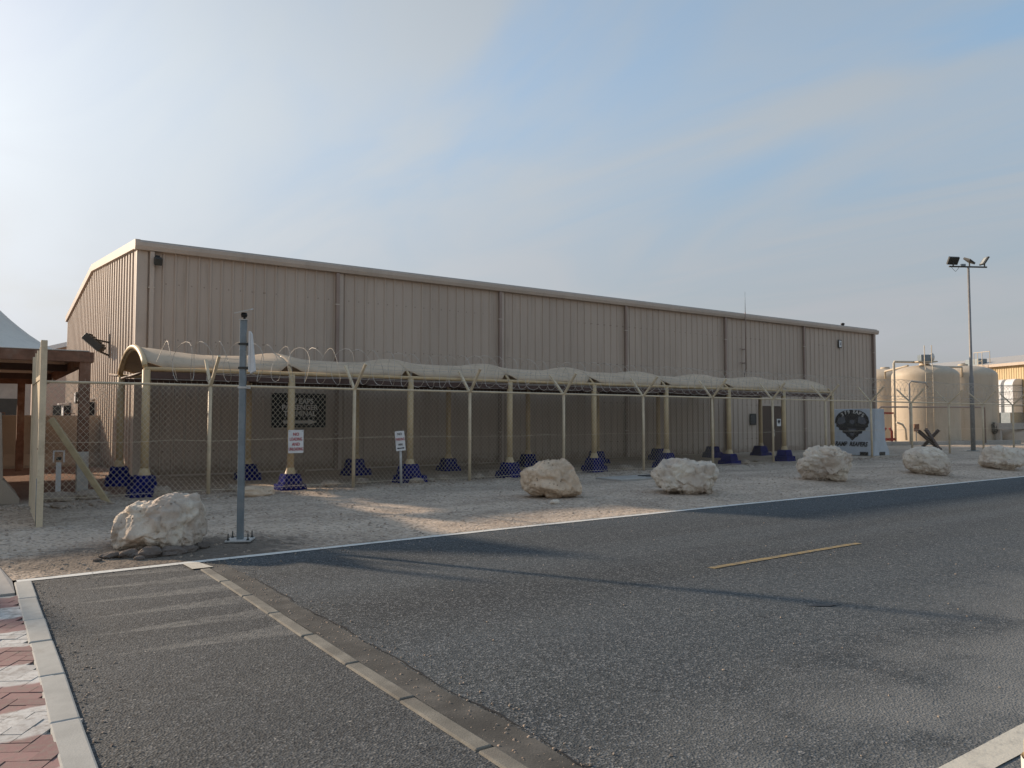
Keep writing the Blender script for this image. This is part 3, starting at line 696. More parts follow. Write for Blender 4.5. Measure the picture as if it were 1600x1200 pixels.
# ribbed cladding panels, a rib every third of a metre
def panel_profile(w, nr=3, d=0.034):
    """x, out pairs across the panel"""
    pr = []; p = w / nr
    for i in range(nr):
        x = i * p
        pr += [(x, 0.0), (x + p - 0.085, 0.0), (x + p - 0.062, d), (x + p - 0.022, d)]
    pr.append((w, 0.0)); return pr
def deep_profile(w, nr=2, d=0.085):
    pr = []; p = w / nr
    for i in range(nr):
        x = i * p
        pr += [(x, 0.0), (x + p * .52, 0.0), (x + p * .60, d), (x + p * .92, d)]
    pr.append((w, 0.0)); return pr
def panel_mesh(w, z0, ztop, axis):
    """axis 'x': runs along +X, faces -Y; 'y': runs along +Y, faces -X. ztop(s) gives the top"""
    pr = panel_profile(w) if axis == 'x' else deep_profile(w); vs = []
    for s, o in pr:
        if axis == 'x': vs += [(s, -o, z0), (s, -o, ztop(s))]
        else: vs += [(-o, s, z0), (-o, s, ztop(s))]
    n = len(pr)
    fs = [(2 * i, 2 * i + 2, 2 * i + 3, 2 * i + 1) if axis == 'x' else (2 * i + 2, 2 * i, 2 * i + 1, 2 * i + 3) for i in range(n - 1)]
    b = MB(); b.add(vs, fs); return b
for b0, b1 in zip(BAYS, BAYS[1:]):
    L = b1 - b0; n = round(L / 1.0); w = L / n; first = None
    for i in range(n):
        x = b0 + i * w
        if first is None:
            first = panel_mesh(w, 0.05, lambda s: HE - .02, 'x').build('wall_panel', 'cladding', hall, local=True)
            first.location = (x - HX0, 0, 0)
        else: inst(first, hall, loc=(x - HX0, 0, 0))
n = 19; w = (HY1 - HY0) / n
for i in range(n):
    y = HY0 + i * w
    o = panel_mesh(w, 0.05, lambda s: roofz(y + s) - .03, 'y').build('wall_panel', 'cladding', hall, local=True); o.location = (0, y - HY0, 0)
rf = MB()
for ya, yb in ((HY0 - .12, HMID), (HMID, HY1 + .12)):
    za, zb = roofz(ya) + .02, roofz(yb) + .02
    rf.add([(HX0 - .14, ya, za), (HX1 + .10, ya, za), (HX1 + .10, yb, zb), (HX0 - .14, yb, zb), (HX0 - .14, ya, za + .06), (HX1 + .10, ya, za + .06), (HX1 + .10, yb, zb + .06), (HX0 - .14, yb, zb + .06)],
           [(3, 2, 1, 0), (4, 5, 6, 7), (0, 1, 5, 4), (1, 2, 6, 5), (2, 3, 7, 6), (3, 0, 4, 7)])
rf.build('roof', 'roofmetal', hall)
gt = MB(); gt.prism([(0, 0, 0), (0, -.13, 0), (0, -.17, .10), (0, -.17, .20), (0, -.15, .215), (0, 0, .215)], (HX0 - .17, HY0 - .045, HE - .20), (HX1 + .12, HY0 - .045, HE - .20))
gt.build('gutter', 'trim', hall)
rk = MB()
for ya, yb in ((HY0 - .13, HMID), (HMID, HY1 + .13)):
    za, zb = roofz(ya), roofz(yb)
    x0, x1 = HX0 - .16, HX0 - .03
    rk.add([(x0, ya, za - .16), (x1, ya, za - .16), (x1, yb, zb - .16), (x0, yb, zb - .16), (x0, ya, za + .09), (x1, ya, za + .09), (x1, yb, zb + .09), (x0, yb, zb + .09)],
           [(3, 2, 1, 0), (4, 5, 6, 7), (0, 1, 5, 4), (1, 2, 6, 5), (2, 3, 7, 6), (3, 0, 4, 7)])
rk.build('rake_trim', 'trim', hall)
ct = MB(); ct.box((HX0 + .035, HY0 + .05, (HE - .2) / 2), (.27, .21, HE - .22)); ct.build('corner_trim', 'trim', hall)
ct = MB(); ct.box((HX1 - .06, HY0 - .045, (HE - .2) / 2), (.22, .02, HE - .22)); ct.build('corner_trim', 'trim', hall)
bt = MB(); bt.box(((HX0 + HX1) / 2, HY0 - .03, .07), (HX1 - HX0, .03, .14)); bt.build('base_trim', 'trim', hall)
for i, x in enumerate(BAYS):
    xx = x + (.27 if i == 0 else (-.26 if i == len(BAYS) - 1 else 0))
    b = MB(); b.box((xx, HY0 - .105, (HE - .2) / 2 + .05), (.11, .085, HE - .32))
    dsp = b.build('downspout', 'trim' if i == 0 else 'spout', hall, bevel=0.01)
    for zz in (1.2, 3.2, 5.2):
        s = MB(); s.box((xx, HY0 - .10, zz), (.17, .10, .035)); s.build('strap', 'trim', dsp)
    if 0 < i < 6:
        b = MB(); b.box((xx + .14, HY0 - .045, (HE - .2) / 2), (.12, .022, HE - .22)); b.build('joint_trim', 'trim', hall)
# double door near the right end
dr = MB(); dr.box((30.63, HY0 - .045, 1.14), (1.55, .04, 2.24)); d = dr.build('door', 'door', hall)
f = MB(); f.box((29.80, HY0 - .06, 1.16), (.11, .07, 2.32)); f.box((31.46, HY0 - .06, 1.16), (.11, .07, 2.32)); f.box((30.63, HY0 - .06, 2.32), (1.77, .07, .10)); f.build('frame', 'trim', d)
f = MB(); f.box((30.63, HY0 - .067, 1.13), (.02, .012, 2.2)); f.build('meeting_strip', 'black', d)
f = MB(); f.lathe([(.0, 0), (.035, .005), (.035, .02), (.0, .03)], 10, (0, 0, 0)); 
f.v = [Vector((v.x + 30.80, HY0 - .07 - v.z, v.y + 1.12)) for v in f.v]; f.box((30.80, HY0 - .08, .93), (.05, .03, .16)); f.build('handle', 'brass', d)
# fittings on the hall, each a thing of its own
def wall_sign_frame(name, x0, x1, z0, z1, y, mat, label, cat='sign', th=.03):
    t = empty(name, ((x0 + x1) / 2, y, (z0 + z1) / 2), 0, label, cat)
    b = MB(); b.box((0, th / 2, 0), (x1 - x0, th, z1 - z0)); b.build('plate', mat, t, local=True, bevel=.004); return t
UP = (R_(90), 0, 0)
t = wall_sign_frame('direction_sign', 7.16, 8.82, 1.40, 2.42, HY0 - .075, 'signblack', 'black terminal sign with white lettering and right arrow on hall wall')
for s, zz in (('379 EAPS', .27), ('PASSENGER', .085), ('TERMINAL', -.10)):
    text_part(s, .215, 'signtext', t, (.02, -.003, zz), UP, xs=.98, bold=.006)
ar = MB(); ar.add([(-.50, 0, -.045), (.26, 0, -.045), (.26, 0, -.085), (.54, 0, 0), (.26, 0, .085), (.26, 0, .045), (-.50, 0, .045)], [tuple(range(7))]); ar.v = [v + Vector((.02, -.004, -.345)) for v in ar.v]
ar.build('arrow', 'signtext', t, local=True)
t = wall_sign_frame('notice_board', 29.06, 29.50, 1.38, 1.90, HY0 - .075, 'signblack', 'small black notice on the wall left of the brown door')
for i, w_ in enumerate((.22, .30, .26, .32, .2)):
    b = MB(); b.box((0, -.002, .17 - i * .08), (w_, .004, .018)); b.build('text_line', 'inkgrey', t, local=True)
t = wall_sign_frame('door_notice', 31.02, 31.32, 1.32, 1.66, HY0 - .074, 'white', 'white square notice with black figure on brown door', th=.006)
b = MB(); b.add([(-.09, 0, .10), (-.02, 0, .13), (.08, 0, .11), (.10, 0, .02), (.04, 0, -.01), (.02, 0, -.10), (-.03, 0, -.04), (-.10, 0, .02)], [tuple(reversed(range(8)))]); b.v = [v + Vector((0, -.003, 0)) for v in b.v]; b.build('figure', 'ink', t, local=True)
t = empty('wall_lamp', (3.98, HY0 - .05, 5.98), 0, 'small black lamp under the eave at the hall left corner', 'lamp')
b = MB(); b.box((0, -.06, .05), (.10, .12, .12)); b.build('bracket', 'black', t, local=True); b = MB(); b.box((0, -.16, -.06), (.20, .16, .20), Matrix.Rotation(R_(25), 3, 'X')); b.build('head', 'charcoal', t, local=True, bevel=.02)
t = wall_sign_frame('number_plate', 36.20, 36.48, 5.30, 5.72, HY0 - .08, 'charcoal', 'small framed white plate high on the hall right end', 'plate')
b = MB(); b.box((0, -.004, 0), (.20, .01, .33)); b.build('face', 'white', t, local=True)
b = MB(); b.box((.01, -.011, .0), (.09, .006, .16)); b.build('mark', 'galv', t, local=True)
t = empty('roof_vent', (39.0, 24.0, roofz(24) + .08), 0, 'stubby black vent on the hall roof near the right end', 'vent')
b = MB(); b.lathe([(.07, 0), (.07, .22), (.10, .22), (.10, .30), (.02, .33)], 12); b.build('pipe', 'black', t, local=True)
t = empty('antenna', (28.62, HY0 - .22, 3.9), 0, 'thin whip antenna bracketed to the hall wall above eave', 'antenna')
b = MB(); b.tube([(0, 0, 0), (0, 0, 2.2), (0, 0, 2.6)], .022, 8); b.build('mast', 'spout', t, local=True)
b = MB(); b.tube([(0, 0, 2.6), (0, 0, 3.1), (0, 0, 3.55)], [.014, .010, .006], 6); b.build('whip', 'galv', t, local=True)
for zz in (.30, .92):
    b = MB(); b.box((0, .09, zz), (.05, .22, .05)); b.box((-.20, .01, zz), (.40, .03, .03)); b.build('bracket', 'spout', t, local=True)
b = MB(); b.tube([(0, .02, .05), (-.02, .08, -.3), (-.12, .13, -.75)], .012, 6); b.build('cable', 'black', t, local=True)
for x in (12.44, 19.0, 25.2):
    t = empty('wall_lamp', (x, HY0 - .05, 2.68), 0, {12.44: 'black twin-headed wall lamp under the walkway roof, nearest the terminal sign', 19.0: 'black twin-headed wall lamp under the walkway roof, middle one', 25.2: 'black twin-headed wall lamp under the walkway roof, nearest the door'}[x], 'lamp')
    b = MB(); b.box((0, -.05, .05), (.28, .10, .10)); b.build('housing', 'black', t, local=True, bevel=.01)
    for s in (-1, 1):
        b = MB(); b.lathe([(.03, 0), (.08, -.05), (.08, -.13), (.0, -.13)], 10, (s * .09, -.10, .02)); b.build('lamp_head', 'charcoal', t, local=True)
# fittings on the sunlit gable: flood light, door hoods and cabinets
t = empty('flood_light', (HX0 - .08, 27.4, 3.95), 0, 'large dark flood light on a bracket against the sunlit gable wall', 'flood light')
b = MB(); b.bar((0, 0, -.35), (0, 0, .42), .06, .06); b.build('wall_bracket', 'charcoal', t, local=True)
b = MB(); b.bar((0, 0, .14), (-.42, -.14, .20), .05, .05); b.bar((0, 0, -.28), (-.30, -.10, -.16), .05, .05); b.build('arm', 'charcoal', t, local=True)
rm = Matrix.Rotation(R_(-18), 3, 'Z') @ Matrix.Rotation(R_(42), 3, 'Y')
b = MB(); b.box((-.46, -.14, .10), (.66, .50, .22), rm); b.build('housing', 'charcoal', t, local=True, bevel=.03)
b = MB(); b.box(Vector((-.46, -.14, .10)) + rm @ Vector((0, 0, -.118)), (.60, .44, .02), rm); b.build('lens', 'lens', t, local=True)
for i in range(5):
    b = MB(); b.box(Vector((-.46, -.14, .10)) + rm @ Vector((-.24 + .12 * i, 0, .125)), (.02, .44, .05), rm); b.build('fin', 'charcoal', t, local=True)
for yy, lab in ((31.2, 'tall pale cabinet with a hood on the gable wall behind the rusty post'), (39.4, 'pale hooded cabinet at the far end of the gable wall')):
    t = empty('wall_cabinet', (HX0 - .05, yy, 1.35), 0, lab, 'cabinet')
    b = MB(); b.box((-.16, 0, .48), (.32, .75, .96)); b.build('body', 'white', t, local=True, bevel=.015)
    b = MB(); b.box((-.24, 0, 1.0), (.50, .9, .05), Matrix.Rotation(R_(-8), 3, 'Y')); b.build('hood', 'white', t, local=True)
    b = MB(); b.box((-.16, -.38, .48), (.26, .02, .84)); b.build('side_grille', 'black', t, local=True)
t = empty('meter_box', (HX0 - .05, 35.2, 2.3), 0, 'small dark box on the gable wall between the two pale cabinets', 'box')
b = MB(); b.box((-.12, 0, .2), (.22, .4, .45)); b.build('body', 'charcoal', t, local=True, bevel=.01); b = MB(); b.box((-.235, 0, .2), (.012, .34, .38)); b.build('lid', 'white', t, local=True)

# ------------------------------------------------------------------ covered walkway
CYF, CYB, CZ, CRISE = 16.95, 20.20, 2.67, 0.51
CX = [2.84 + 2.985 * k for k in range(9)]
wk = empty('covered_walkway', (CX[0], CYF, 0), 0, 'tan fabric-roofed walkway on posts with blue footings along the hall', 'walkway')
def archpt(v, rise=CRISE):
    y = CYF + (CYB - CYF) * v; return y, CZ + rise * (1 - (2 * v - 1) ** 2) ** 0.8
pm_ = MB(); pm_.tube([(0, 0, .42), (0, 0, CZ - .02)], .078, 14); post0 = None
fl = MB(); fl.lathe([(.14, .39), (.13, .42), (.083, .58)], 14)
ft = MB(); ft.frustum((0, 0), .60, .54, -.06, .20); ft.frustum((0, 0), .43, .35, .199, .42)
ft2 = MB(); ft2.frustum((0, 0), .70, .60, -.06, .17); ft2.frustum((-.04, 0), .48, .36, .169, .44)
srcs = {}
for k, x in enumerate(CX):
    for yy in (CYF, CYB):
        z = gz(x, yy) + random.uniform(-.03, .04)
        z -= (.06 if (k * 7 + (yy > 18)) % 5 == 2 else 0)
        for key, mb, mt, bev in (('post', pm_, 'post_tan', 0), ('footing', ft2 if k % 3 == 2 else ft, 'blue', .025)):
            kk = key + ('2' if (key == 'footing' and k % 3 == 2) else '')
            loc = (x - CX[0], yy - CYF, 0 if key == 'post' else z)
            rz_ = random.uniform(-.12, .12) if key == 'footing' else 0
            if kk not in srcs:
                o = mb.build(key, mt, wk, local=True, bevel=bev); o.location = loc; o.rotation_euler = (0, 0, rz_); srcs[kk] = o
            else: o = inst(srcs[kk], wk, loc=loc, rz=rz_)
            if key == 'post':
                if 'fl' not in srcs:
                    q = fl.build('base_flare', 'post_tan', o, local=True); q.location = (0, 0, z - .02); srcs['fl'] = q
                else: q = inst(srcs['fl'], o, loc=(0, 0, z - .02))
    a = MB(); a.tube([(x, *archpt(v / 20)) for v in range(21)], .035, 8); a.build('arch', 'post_tan', wk)
    a = MB(); a.tube([(x, CYF, CZ - .06), (x, CYB, CZ - .06)], .03, 8); a.build('tie_beam', 'darksteel', wk)
for yy in (CYF, CYB):
    a = MB(); a.tube([(CX[0] - .05, yy, CZ), (CX[-1] + .05, yy, CZ)], .042, 10); a.build('edge_beam', 'post_tan', wk)
    a = MB(); a.box(((CX[0] + CX[-1]) / 2, yy, CZ - .13), (CX[-1] - CX[0], .06, .14)); a.build('purlin', 'darksteel', wk)
SG = [.02, -.03, .04, 0, .05, -.02, .06, .08]
for k in range(8):
    x0, x1 = CX[k], CX[k + 1]; nu, nv = 40, 26; vs = []
    for i in range(nu + 1):
        u = i / nu; x = x0 + (x1 - x0) * u
        dd = min(u, 1 - u) * (x1 - x0)
        sag = 0.76 + SG[k] + (0.24 - SG[k]) * math.exp(-(dd / 0.50) ** 2)
        if (k == 0 and u < .5) or (k == 7 and u > .5): sag = 0.76 + 0.24 * math.exp(-(dd / 0.75) ** 2)
        cut = 0.065 * max(0, 1 - dd / 0.24) if not ((k == 0 and u < .5)) else 0.03 * max(0, 1 - dd / .3)
        for j in range(nv + 1):
            v = cut + (1 - 2 * cut) * j / nv
            y, z = archpt(v, CRISE * sag)
            z += .045 + .012 * noise.noise(Vector((x * 1.5, y * 2, 0))) + .012 * noise.noise(Vector((x * 6 + y * 3, y * 1.3, 2))) * math.exp(-dd / .8) + (.008 if abs(j - 9) < 1 or abs(j - 17) < 1 else 0)
            vs.append((x, y, z))
    fs = [(i * (nv + 1) + j, (i + 1) * (nv + 1) + j, (i + 1) * (nv + 1) + j + 1, i * (nv + 1) + j + 1) for i in range(nu) for j in range(nv)]
    b = MB(); b.add(vs, fs, True); o = b.build('roof_panel', 'fabric', wk)
    sm = o.modifiers.new('thickness', 'SOLIDIFY'); sm.thickness = .012; sm.offset = 0
for k in range(8):  # unseen flap added behind the roof to darken the hall wall below
    x0, x1 = CX[k], CX[k + 1]; vs = []
    for i in range(13):
        x = x0 + (x1 - x0) * i / 12
        for j in range(5):
            t_ = j / 4; vs.append((x, CYB + .03 + 2.0 * t_, CZ + .03 + .13 * t_ - .05 * math.sin(math.pi * i / 12) * t_))
    b = MB(); b.add(vs, [(i * 5 + j, (i + 1) * 5 + j, (i + 1) * 5 + j + 1, i * 5 + j + 1) for i in range(12) for j in range(4)], True)
    o = b.build('unseen_rear_flap', 'fabric', wk); sm = o.modifiers.new('thickness', 'SOLIDIFY'); sm.thickness = .012
for x in CX:  # struts added to carry the unseen flap
    a = MB(); a.tube([(x, CYB, CZ + .005), (x, CYB + 2.02, CZ + .12)], .025, 6); a.build('unseen_flap_strut', 'darksteel', wk)
a = MB(); a.tube([(CX[0] - .03, *archpt(v / 24)) for v in range(25)], .055, 8); a.v = [v + Vector((0, 0, .05)) for v in a.v]; a.build('end_hem', 'post_tan', wk)

# ------------------------------------------------------------------ chain-link fence
FY = 16.40; FZ = 2.335
FX = [0.98, 3.95, 7.10, 10.19, 13.21, 16.22, 19.27, 22.35, 25.43, 28.45, 31.45, 34.56, 37.68, 40.78, 43.9, 47.0]
fn = empty('chain_link_fence', (FX[0], FY, 0), 0, 'cream chain-link fence with outward and inward barbed arms along the verge', 'fence')
rf_ = random.Random(5)
for i, x in enumerate(FX):
    z0 = gz(x, FY) - .1; lean = rf_.uniform(-.012, .012)
    b = MB(); b.tube([(x - lean, FY, z0), (x, FY, FZ + .03)], .040 if i else .05, 10); po = b.build('post', 'fence_paint', fn)
    if i == 0: continue
    for s in (-1, 1):
        tip = (x + rf_.uniform(-.03, .03), FY + s * (.55 + rf_.uniform(-.03, .03)), FZ + .56 + rf_.uniform(-.02, .02))
        b = MB(); b.bar((x, FY + s * .01, FZ - .01), tip, .055, .045); b.build('arm', 'fence_paint', po)
b = MB(); b.tube([(x, FY - .01, FZ + (.004 * (i % 2))) for i, x in enumerate(FX)], .024, 8); b.build('top_rail', 'fence_paint', fn)
for zz in (1.22, .20):
    b = MB(); b.tube([(x, FY - .02, zz + .02 * rf_.uniform(-1, 1)) for x in [FX[0] + (FX[-1] - FX[0]) * q / 60 for q in range(61)]], .004, 4, cap=False); b.build('tension_wire', 'fence_wire', fn)
def mesh_bay(x0, x1, z0, z1, p=.105, r=.0036):
    b = MB(); y = FY - .022
    def seg(a, c, yy):
        d = Vector((c[0] - a[0], 0, c[1] - a[1])).normalized(); nrm = Vector((-d.z, 0, d.x)) * r
        A, C = Vector((a[0], yy, a[1])), Vector((c[0], yy, c[1])); q = Vector((0, -r, 0))
        b.add([A + nrm, A - nrm, A + q * 1.2, C + nrm, C - nrm, C + q * 1.2], [(0, 3, 5, 2), (2, 5, 4, 1), (1, 4, 3, 0)])
    H = z1 - z0; sl = 1.15
    for sgn in (1, -1):
        n = int((x1 - x0 + H / sl) / p) + 2
        for i in range(-1, n):
            xa = x0 - H / sl + i * p if sgn > 0 else x0 + i * p
            xb = xa + sgn * H / sl; za, zb = z0, z1
            if sgn > 0:
                if xa < x0: za = z0 + (x0 - xa) * sl; xa = x0
                if xb > x1: zb = z1 - (xb - x1) * sl; xb = x1
            else:
                if xa > x1: za = z0 + (xa - x1) * sl; xa = x1
                if xb < x0: zb = z1 - (x0 - xb) * sl; xb = x0
            if zb - za > .02: seg((xa, za), (xb, zb), y + (.003 if sgn > 0 else -.003))
    n = int((x1 - x0) / p)
    for i in range(n):      # twisted wire ends above the rail
        xx = x0 + (i + .5) * p; b.add([(xx - .004, y, z1 - .01), (xx + .004, y, z1 - .01), (xx + rf_.uniform(-.012, .012), y, z1 + .085)], [(0, 1, 2)])
    return b
for i, (x0, x1) in enumerate(zip(FX, FX[1:])):
    zlo = max(gz(x0, FY), gz(x1, FY)) + .02
    mesh_bay(x0 + .03, x1 - .03, zlo, FZ, r=.0027 if x0 < 19 else .0014).build('wire_mesh', 'fence_wire', fn, kind='stuff')
for s in (-1, 1):
    for t_ in (.45, .95):
        b = MB(); pts = []
        for x0, x1 in zip(FX[1:], FX[2:]):
            for q in range(6):
                u = q / 6; pts.append((x0 + (x1 - x0) * u, FY + s * .55 * t_, FZ + .56 * t_ - .03 * math.sin(math.pi * u)))
        b.tube(pts, .004, 4, cap=False)
        for p in pts[::1]:
            for q in range(2):
                xx = p[0] + q * .25; b.add([(xx - .03, p[1] - .02, p[2] - .02), (xx + .03, p[1] + .02, p[2] + .02), (xx + .005, p[1], p[2] + .006)], [(0, 1, 2)])
        b.build('barbed_strand', 'razor', fn)
# razor-wire coil lying in the arms
b = MB(); pts = []; X = 3.0; ang = 0.0; rc = random.Random(8)
while X < 46.5:
    pr = .40 + .05 * noise.noise(Vector((X * .8, 0, 0)))
    pts.append((X + .05 * math.sin(ang * 1.7), FY + .02 + pr * math.cos(ang), FZ + .50 + .06 * noise.noise(Vector((X * .5, 4, 0))) + pr * math.sin(ang)))
    ang += 2 * math.pi / 16; X += (.34 + .12 * noise.noise(Vector((X * .35, 9, 2)))) / 16
b.tube(pts, .0060, 3, cap=False)
for p in pts[::2]:
    v = Vector(p); d = Vector((rc.uniform(-1, 1), rc.uniform(-1, 1), rc.uniform(-1, 1))).normalized() * .032; e = Vector((rc.uniform(-1, 1), rc.uniform(-1, 1), rc.uniform(-1, 1))).normalized() * .010
    b.add([v - d, v + e, v + d, v - e], [(0, 1, 2, 3)])
rz_o = b.build('razor_wire_coil', 'razor'); tag(rz_o, 'loose coil of razor wire lying in the fence arms', 'razor wire')

# gate leaf swung open towards the road
ga, gb = Vector((0.82, 13.12, 0)), Vector((0.86, 15.9, 0))
gl = empty('gate_leaf', (ga.x, ga.y, 0), math.atan2(gb.y - ga.y, gb.x - ga.x), 'cream sheet-metal gate leaf standing open at the left', 'gate')
GL = (gb - ga).length
b = MB(); b.box((.045, 0, 1.41), (.085, .085, 2.80)); b.build('end_post', 'fence_paint', gl, local=True, bevel=.008)
b = MB(); b.box((GL - .04, 0, 1.38), (.07, .07, 2.72)); b.build('hinge_post', 'fence_paint', gl, local=True, bevel=.008)
b = MB(); b.box((.10 + .42, .012, 1.16), (.84, .012, 2.16)); b.build('sheet', 'fence_paint', gl, local=True)
b = MB(); b.box((.10 + .84 + (GL - 1.0) / 2, .010, 1.16), (GL - 1.01, .012, 2.16)); b.build('sheet', 'fence_paint', gl, local=True)
for zz in (2.28, .07):
    b = MB(); b.box((GL / 2, 0, zz), (GL - .16, .06, .07)); b.build('rail', 'fence_paint', gl, local=True)
for q in (.75, 1.45, 2.1):
    b = MB(); b.box((q, 0, 2.54), (.05, .05, .44)); b.build('upright', 'fence_paint', gl, local=True)
b = MB(); b.box((.34, .024, 1.20), (.46, .012, .02)); b.box((.12, .024, 1.50), (.02, .012, .60)); b.build('hatch_seam', 'rust', gl, local=True)
b = MB(); b.tube([(.13, .04, .02), (.13, .04, .78)], .010, 6); b.box((.13, .035, .42), (.05, .03, .03)); b.build('drop_bolt', 'galv', gl, local=True)
b = MB(); b.box((.12, .03, 1.62), (.06, .03, .07)); b.build('latch', 'galv', gl, local=True)
# leaning brace
b = MB(); b.bar((2.10, 16.02, gz(2.1, 16.0) - .05), (1.16, 16.33, 1.66), .11, .10)
tag(b.build('brace', 'timber', bevel=.008), 'thick cream brace leaning diagonally against the fence by the gate', 'brace')
# white stake with a square frame
t = empty('marker_stake', (1.36, 17.12, gz(1.36, 17.1)), R_(-30), 'white stake topped by an open square frame behind the fence', 'stake')
b = MB(); b.box((0, 0, .36), (.075, .05, .74)); b.build('stake', 'white', t, local=True)
b = MB(); b.box((-.095, 0, .84), (.02, .02, .22)); b.box((.095, 0, .84), (.02, .02, .22)); b.box((0, 0, .945), (.21, .02, .02)); b.build('frame', 'white', t, local=True)
b = MB(); b.box((0, 0, .80), (.08, .04, .06)); b.build('clip', 'charcoal', t, local=True)

# ------------------------------------------------------------------ signs and posts on the verge
t = empty('loading_sign', (5.73, FY - .06, 1.165), R_(1.0), 'white sign forbidding loading in red letters hung on the fence', 'sign')
b = MB(); b.box((0, .006, 0), (.34, .008, .50)); b.build('plate', 'white', t, local=True, bevel=.003)
for s, zz, sz, xx in (('NO', .155, .095, .9), ('LOADING', .05, .095, .66), ('AND', -.06, .095, .85), ('UNLOADING', -.165, .095, .56)):
    text_part(s, sz, 'redtext', t, (0, -.002, zz), UP, xs=xx, bold=.0015)
for sx_, sz_ in ((-.14, .225), (.14, .225)):
    b = MB(); b.tube([(sx_, -.006, sz_), (sx_, .06, sz_)], .007, 6); b.build('wire_tie', 'charcoal', t, local=True)
t = empty('parking_sign', (8.04, 15.88, gz(8.04, 15.88)), R_(-22), 'tilted white no parking sign on its own thin metal post', 'sign')
b = MB(); b.tube([(.0, 0, -.15), (-.045, 0, 1.25)], .030, 10); b.build('post', 'galvlight', t, local=True)
tl = Matrix.Rotation(R_(-5), 4, 'Y')
b = MB(); b.box((0, 0, 0), (.215, .010, .45)); b.v = [(tl @ v) + Vector((-.04, -.042, 1.02)) for v in b.v]; b.build('plate', 'white', t, local=True)
for s, zz, mt, sz, xx in (('NO', .155, 'blacktext', .075, .85), ('PARKING', .035, 'redtext', .085, .56), ('HERE', -.085, 'blacktext', .06, .7)):
    p = tl @ Vector((0, 0, zz)); text_part(s, sz, mt, t, (p.x - .04, -.050, p.z + 1.02), (R_(90), R_(-5), 0), xs=xx, bold=.001)
b = MB(); b.add([(-.085, 0, 0), (-.055, 0, -.022), (-.055, 0, -.011), (.055, 0, -.011), (.055, 0, -.022), (.085, 0, 0), (.055, 0, .022), (.055, 0, .011), (-.055, 0, .011), (-.055, 0, .022)], [tuple(range(10))])
b.v = [(tl @ (v + Vector((0, 0, -.165)))) + Vector((-.04, -.0495, 1.02)) for v in b.v]; b.build('arrow', 'blacktext', t, local=True)
# camera / wireless post with base plate
px_, py_ = 2.92, 10.42
t = empty('equipment_post', (px_, py_, gz(px_, py_)), R_(-28), 'tall grey steel post with small solar panel and white antenna on base plate', 'post')
b = MB(); b.box((0, 0, .012), (.32, .32, .022)); b.build('base_plate', 'galvlight', t, local=True, bevel=.004)
for sx_ in (-1, 1):
    for sy_ in (-1, 1):
        b = MB(); b.tube([(sx_ * .125, sy_ * .125, .02), (sx_ * .125, sy_ * .125, .11)], .008, 6); b.lathe([(.018, .023), (.018, .043)], 6, (sx_ * .125, sy_ * .125, 0)); b.build('anchor_bolt', 'charcoal', t, local=True)
b = MB(); b.box((0, 0, 1.47), (.082, .082, 2.90)); b.build('pole', 'galv', t, local=True, bevel=.010)
b = MB(); b.box((0, 0, 2.925), (.10, .10, .012)); b.build('cap', 'galvlight', t, local=True)
for zz in (2.28, 2.60, 2.02):
    b = MB(); b.box((0.008, 0, zz), (.118, .108, .028)); b.box((.075, 0, zz), (.05, .05, .035)); b.build('clamp', 'charcoal' if zz > 2.1 else 'galvlight', t, local=True)
b = MB(); b.box((.088, 0, 2.50), (.022, .10, .54)); b.build('antenna_back', 'white', t, local=True)
b = MB(); b.prism([(0, -.055, 0), (0, .055, 0), (.0, .055, .56), (.0, -.055, .56)], (.10, 0, 2.22), (.102, 0, 2.22)); 
b = MB(); b.add([(.10, -.05, 2.20), (.10, .05, 2.20), (.10, .05, 2.76), (.10, -.05, 2.76), (.165, -.04, 2.24), (.165, .04, 2.24), (.115, .04, 2.74), (.115, -.04, 2.74)],
               [(0, 3, 2, 1), (4, 5, 6, 7), (0, 1, 5, 4), (1, 2, 6, 5), (2, 3, 7, 6), (3, 0, 4, 7)]); b.build('antenna', 'white', t, local=True, bevel=.010)
b = MB(); b.tube([(0.01, 0, 2.93), (.01, 0, 3.00)], .016, 8); b.lathe([(.035, 0), (.045, .03), (.035, .06)], 10, (.005, 0, 2.96)); b.build('panel_mount', 'black', t, local=True)
b = MB(); b.box((0, 0, 3.045), (.22, .20, .016), Matrix.Rotation(R_(-14), 3, 'Y') @ Matrix.Rotation(R_(10), 3, 'X')); b.build('solar_panel', 'galvlight', t, local=True)
# concrete slab with dark slot cover
t = empty('drain_slab', (14.7, 14.5, gz(14.7, 14.5)), R_(0), 'flat concrete slab with long dark slot cover between two boulders', 'slab')
b = MB(); b.box((0, 0, .005), (3.2, .95, .08)); b.build('slab', 'concrete', t, local=True, bevel=.01)
b = MB(); b.box((.12, .10, .052), (1.0, .20, .02)); b.build('slot_cover', 'black', t, local=True)
b = MB(); b.box((-.35, -.22, .048), (.22, .09, .012)); b.build('small_cover', 'black', t, local=True)
# thin rubber scrap on the road
b = MB(); b.add([(6.05, 4.12, .006), (6.22, 4.00, .006), (6.33, 3.985, .012), (6.30, 4.03, .006), (6.15, 4.10, .012)], [(0, 1, 2, 3, 4)])
tag(b.build('rubber_scrap', 'black'), 'thin black scrap of rubber lying on the road', 'scrap')
# bollard at the lower right corner
t = empty('bollard', (2.468, 0.946, 0), 0, 'sunlit tan bollard cut by the lower right corner', 'bollard')
b = MB(); b.tube([(0, 0, -.02), (.012, -.012, .74), (.016, -.014, .83)], [.060, .056, .046], 16); b.build('shaft', 'post_tan', t, local=True)
b = MB(); b.lathe([(.062, .60), (.063, .70)], 16, (.011, -.011, 0), cap=False); b.build('band', 'linewhite', t, local=True)

